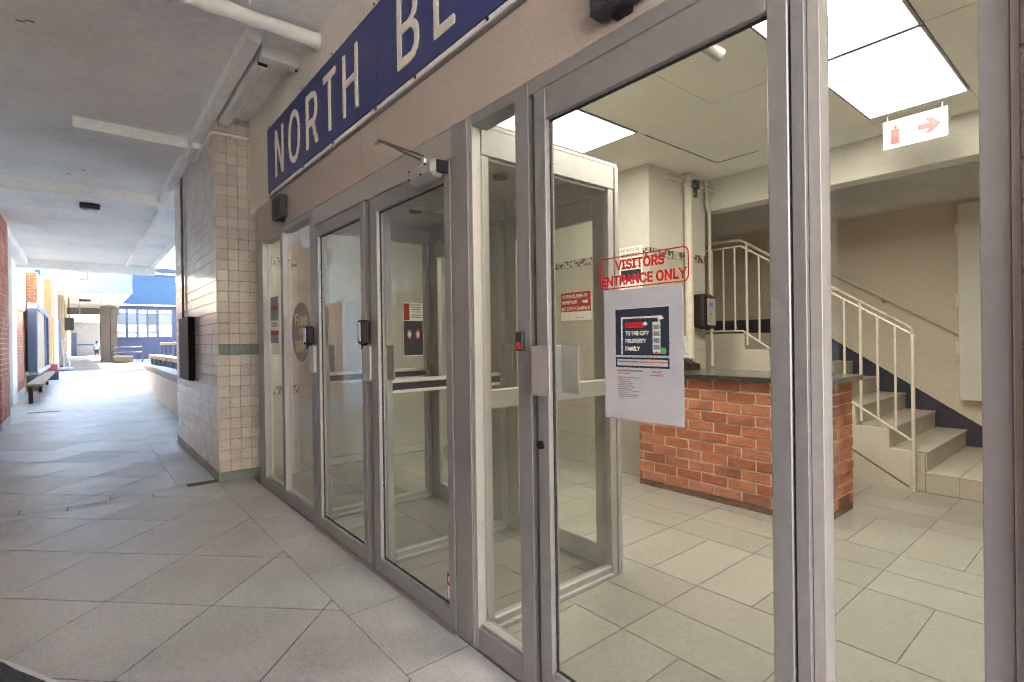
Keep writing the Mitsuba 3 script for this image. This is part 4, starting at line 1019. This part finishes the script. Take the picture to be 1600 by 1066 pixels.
sb = thing('street_building', 'pale rendered building across the street behind the walk', 'building')
obj('wall', bx(-18, 16, -24, -13, 0, 9), 'm_upper_render', sb)
for k in range(2):
    for x in np.arange(-14, 14, 4.0):
        obj('window', bx(x, x + 1.6, -13, -12.96, 1.2 + 3.8 * k, 3.0 + 3.8 * k), 'm_pane_dark', sb)
FY = 60.0
bl = thing('blue_building', 'blue building with white framed windows at the far side of the yard', 'building')
obj('lower_wall', bx(1.5, 26, FY, FY + 3, 0, 4.95), 'm_blue_lower', bl, 'grey blue ground floor')
obj('upper_wall', bx(1.5, 26, FY - 0.25, FY + 3, 5.12, 6.78), 'm_blue_wall', bl, 'bright blue upper band')
obj('upper_wall', bx(1.5, 26, FY - 0.25, FY + 3, 6.82, 7.95), 'm_blue_wall', bl)
obj('recess', bx(1.5, 26, FY - 0.2, FY + 3, 6.78, 6.82), 'm_window_blue', bl)
obj('ledge', bx(1.5, 26, FY - 0.45, FY + 3, 4.95, 5.12, .02), 'm_pane_white', bl, 'white ledge')
obj('ledge', bx(1.5, 26, FY - 0.45, FY + 3, 7.95, 8.15, .02), 'm_pane_white', bl, 'upper white ledge')
obj('upper_wall', bx(1.5, 26, FY, FY + 3, 8.15, 15), 'm_blue_lower', bl)
colsx = [(2.52, 3.22), (3.32, 4.02), (4.12, 4.80), (4.88, 5.58), (5.70, 6.80)]
for i, (a, b) in enumerate(colsx):
    wnd = obj('window', cat(bx(a - .05, b + .05, FY - 0.06, FY, 2.0, 2.05), bx(a - .05, b + .05, FY - .06, FY, 4.62, 4.68), bx(a - .05, a, FY - .06, FY, 2.05, 4.62), bx(b, b + .05, FY - .06, FY, 2.05, 4.62)), 'm_window_blue', bl)
    for (z0, z1, m) in ((2.05, 2.42, 'm_pane_white'), (2.47, 3.25, 'm_pane_white'), (3.30, 4.20, 'm_pane_dark' if i == 3 else 'm_window_pale'), (4.25, 4.62, 'm_pane_white')):
        if i == 3 and z0 in (2.47,):
            m = 'm_far_grey'
        obj('pane', bx(a + .03, b - .03, FY - .03, FY - .002, z0, z1), m, wnd)
for a, b in ((5.2, 6.2), (6.25, 7.3), (7.35, 8.4)):
    wnd = obj('window', cat(bx(a, b, FY - .1, FY, 8.6, 8.75), bx(a, b, FY - .1, FY, 10.7, 10.85), bx(a, a + .1, FY - .1, FY, 8.75, 10.7), bx(b - .1, b, FY - .1, FY, 8.75, 10.7)), 'm_pane_white', bl, 'white framed upper window')
    obj('pane', bx(a + .1, b - .1, FY - .05, FY - .002, 8.75, 10.7), 'm_pale_blue', wnd)

C2 = 40.0
ca = thing('far_passage', 'second covered passage with a pale blue front beyond the sunlit yard', 'building')
obj('front', bx(-2.0, 2.5, C2, C2 + 0.3, 4.50, 6.1, .02), 'm_pale_blue', ca, 'pale blue front panel')
obj('front_strip', bx(-2.0, -1.75, C2 - 0.02, C2 - 0.001, 4.55, 5.95), 'm_blue_wall', ca)
obj('panel_outline', cat(bx(-0.75, 0.35, C2 - .012, C2 - .001, 5.25, 5.28), bx(-0.75, -0.72, C2 - .012, C2 - .001, 5.28, 5.9), bx(0.32, 0.35, C2 - .012, C2 - .001, 5.28, 5.9)), 'm_window_blue', ca)
obj('ceiling', bx(-2.0, 2.45, C2 + 0.3, 57, 4.52, 4.7), 'm_white_paint', ca)
obj('ceiling_strip', bx(1.15, 1.3, C2 + 0.3, 56, 4.42, 4.52), 'm_white_paint', ca)
obj('cross_beam', bx(-2.0, 2.6, 57, 57.6, 4.0, 4.8), 'm_far_brown', ca)
obj('ceiling', bx(-2.0, 2.2, 57.6, 85, 4.25, 4.4), 'm_white_paint', ca)
obj('column', bx(1.15, 1.75, 52, 53, 0, 4.41, .02), 'm_far_brown', ca, 'dark brown column')
obj('column', bx(1.78, 2.2, 52.2, 53, 0, 4.41, .02), 'm_far_brown', ca)
obj('end_wall', bx(-2.0, 2.4, 85, 85.5, 0, 4.3), 'm_far_grey', ca, 'grey wall at the end of the passage')
obj('wall_stripe', bx(-0.4, 2.3, 84.95, 85, 1.35, 1.5), 'm_window_blue', ca)
obj('dark_door', bx(-0.9, -0.45, 84.93, 85, 0, 2.9), 'm_window_blue', ca)
lb = thing('far_left_building', 'brick and plaster building along the left of the far passage', 'building')
obj('core', bx(-6, -1.06, 30.2, 85, 0, 4.3), 'm_mortar', lb)
obj('brickwork', brick_face('y', 30.2, -2.2, -0.98, 0.0, 4.25, -1), 'm_wall_brick_orange', lb, 'orange brick end of the building', kind='stuff')
obj('brickwork', brick_face('x', -1.06, 30.2, 40, 0.0, 4.25, 1, 0.47, 0.172), 'm_wall_brick_orange', lb, 'orange brick side of the building', kind='stuff')
for y in (41.5, 45.5, 50.0):
    obj('column', bx(-1.06, -0.8, y, y + 1.0, 0, 4.4, .02), 'm_beige_column', lb)
obj('window_frame', bx(-1.06, -0.93, 33, 39.5, 0.1, 2.75, .02), 'm_window_blue', lb)
for a, b in ((33.2, 35.4), (35.6, 39.3)):
    obj('pane', bx(-0.935, -0.92, a, b, 0.25, 2.6), 'm_window_pale' if a < 34 else 'm_window_blue', lb)
dp = thing('downpipe', 'pale downpipe on the orange brick corner past the sunlit strip', 'pipe', 'downpipes on the orange brick')
obj('pipe', tube([(-0.93, 31.6, 0.2), (-0.93, 31.6, 4.3)], 0.05, 8), 'm_white_paint', dp)
dp = thing('downpipe', 'second pale downpipe just behind the first on the orange brick', 'pipe', 'downpipes on the orange brick')
obj('pipe', tube([(-0.92, 32.4, 0.2), (-0.92, 32.4, 4.3)], 0.05, 8), 'm_white_paint', dp)
tv = thing('hanging_screen', 'dark boxy screen hanging in the far passage', 'screen')
obj('case', bx(-0.85, -0.36, 45, 45.5, 2.35, 3.2, .03), 'm_dark_plastic', tv)
obj('arm', bx(-0.64, -0.58, 45.1, 45.3, 3.2, 4.52), 'm_black', tv)
tv = thing('white_cross', 'white cross shaped fitting hanging in the far passage', 'sign')
obj('upright', bx(-0.15, 0.05, 47, 47.1, 2.2, 3.0), 'm_pane_white', tv)
obj('bar', bx(-0.25, 0.35, 46.95, 46.999, 2.4, 2.72), 'm_pane_white', tv)
obj('rod', bx(-0.08, -0.03, 47.0, 47.06, 3.0, 4.52), 'm_pane_white', tv)
tv = thing('passage_light', 'dark light fitting on the ceiling of the far passage', 'light')
obj('housing', bx(-0.1, 0.55, 46.2, 46.9, 4.40, 4.519, .02), 'm_dark_plastic', tv)
obj('lens', bx(0.0, 0.45, 46.3, 46.8, 4.36, 4.399, .01), 'm_grey_plastic', tv)
hr = thing('yard_handrail', 'pale handrail and post beside the dark column at the far side of the yard', 'railing')
for z in (0.75, 1.15):
    obj('rail', tube([(1.9, 51, z), (3.6, 49, z + .05)], 0.045, 6), 'm_pane_white', hr)
for x, y in ((1.9, 51), (3.6, 49)):
    obj('post', tube([(x, y, 0), (x, y, 1.25)], 0.045, 6), 'm_bench_navy', hr)
ru = thing('pillar_rubble', 'low brown planter at the foot of the dark column', 'planter')
obj('body', bx(1.8, 3.0, 48.5, 50, -0.004, 0.5, .05), 'm_far_brown', ru)
obj('soil', bx(1.9, 2.9, 48.6, 49.9, 0.5, 0.53), 'm_rubber', ru)
af = thing('trolley', 'pale folding trolley leaning by the left wall past the yard', 'trolley')
obj('frame', cat(tube([(-0.75, 38.5, 0.05), (-0.85, 38.6, 1.6), (-0.6, 38.6, 1.75)], 0.04, 6), tube([(-0.45, 38.2, 0.05), (-0.7, 38.6, 1.0)], 0.04, 6)), 'm_pale_print', af)
obj('base', bx(-1.0, -0.4, 37.0, 38.6, 0.02, 0.16, .02), 'm_pale_print', af)
for x in (-0.9, -0.5):
    obj('wheel', tube([(x, 38.6, 0.12), (x + .08, 38.6, 0.12)], 0.12, 12), 'm_black', af)

# the person walking away under the far passage
def body(joints, bones, edge=0.05):
    m = None
    for a, b in bones:
        pa, ra = joints[a]; pb, rb = joints[b]
        s = m3.Manifold.batch_hull([m3.Manifold.sphere(ra, 14).translate(pa), m3.Manifold.sphere(rb, 14).translate(pb)])
        m = s if m is None else m + s
    k = m.refine_to_length(edge).to_mesh()
    t = trimesh.Trimesh(k.vert_properties[:, :3], k.tri_verts)
    trimesh.smoothing.filter_taubin(t, iterations=8)
    return t
ox, oy = 1.25, 71.0
Jn = {'hl': ((ox - .09, oy, .92), .09), 'hr': ((ox + .09, oy, .92), .09), 'kl': ((ox - .10, oy + .10, .50), .062), 'kr': ((ox + .09, oy - .06, .49), .062), 'al': ((ox - .10, oy + .02, .09), .042), 'ar': ((ox + .09, oy - .2, .10), .042),
      'tl': ((ox - .11, oy + .16, .04), .036), 'tr': ((ox + .10, oy - .07, .04), .036), 'wa': ((ox, oy, 1.08), .12), 'ch': ((ox, oy, 1.30), .14), 'sl': ((ox - .18, oy, 1.42), .065), 'sr': ((ox + .18, oy, 1.42), .065),
      'el': ((ox - .25, oy - .05, 1.14), .045), 'er': ((ox + .25, oy + .04, 1.14), .045), 'wl': ((ox - .25, oy + .04, .90), .035), 'wr': ((ox + .25, oy + .14, .91), .035), 'fl': ((ox - .25, oy + .07, .80), .026), 'fr': ((ox + .25, oy + .18, .81), .026),
      'ne': ((ox, oy, 1.50), .055), 'he': ((ox, oy + .01, 1.63), .095), 'cr': ((ox, oy - .01, 1.67), .09), 'ni': ((ox, oy + .105, 1.61), .018)}
pe = thing('person', 'person in a pale blue shirt and dark shorts walking in the far passage', 'person')
obj('body', body(Jn, [('hl', 'hr'), ('hl', 'kl'), ('hr', 'kr'), ('kl', 'al'), ('kr', 'ar'), ('al', 'tl'), ('ar', 'tr'), ('hl', 'wa'), ('hr', 'wa'), ('wa', 'ch'), ('ch', 'sl'), ('ch', 'sr'), ('sl', 'el'), ('sr', 'er'), ('el', 'wl'), ('er', 'wr'), ('wl', 'fl'), ('wr', 'fr'), ('ch', 'ne'), ('ne', 'he'), ('he', 'cr'), ('he', 'ni')], .04), 'm_skin', pe, smooth=True)
J2 = {k: (p, r + .022) for k, (p, r) in Jn.items()}
J2['el2'] = ((ox - .225, oy - .03, 1.24), .075); J2['er2'] = ((ox + .225, oy + .03, 1.24), .075)
obj('shirt', body(J2, [('hl', 'hr'), ('hl', 'wa'), ('hr', 'wa'), ('wa', 'ch'), ('ch', 'sl'), ('ch', 'sr'), ('sl', 'el2'), ('sr', 'er2')]), 'm_shirt_blue', pe, smooth=True)
J2['k1'] = ((ox - .10, oy + .08, .58), .10); J2['k2'] = ((ox + .09, oy - .05, .58), .10)
obj('shorts', body(J2, [('hl', 'hr'), ('hl', 'k1'), ('hr', 'k2')]), 'm_shorts', pe, smooth=True)
obj('hair', trimesh.creation.icosphere(2, 0.10).apply_translation([ox, oy - .02, 1.69]), 'm_black', pe, smooth=True)

# mat at the left edge
mt = thing('floor_mat', 'corner of a dark rubber mat with a pale edge on the near paving', 'mat')
obj('rubber', prism([(-0.9, 2.2), (-0.28, 3.12), (-0.235, 3.02), (-0.06, 2.70), (-0.3, 2.2)], 0.012, (0, 0, 0.0)), 'm_rubber', mt)
obj('edging', prism([(-0.34, 3.145), (-0.285, 3.142), (-0.225, 3.035), (-0.05, 2.70), (-0.06, 2.69), (-0.235, 3.015), (-0.28, 3.118)], 0.016, (0, 0, 0.0)), 'm_pale_print', mt)
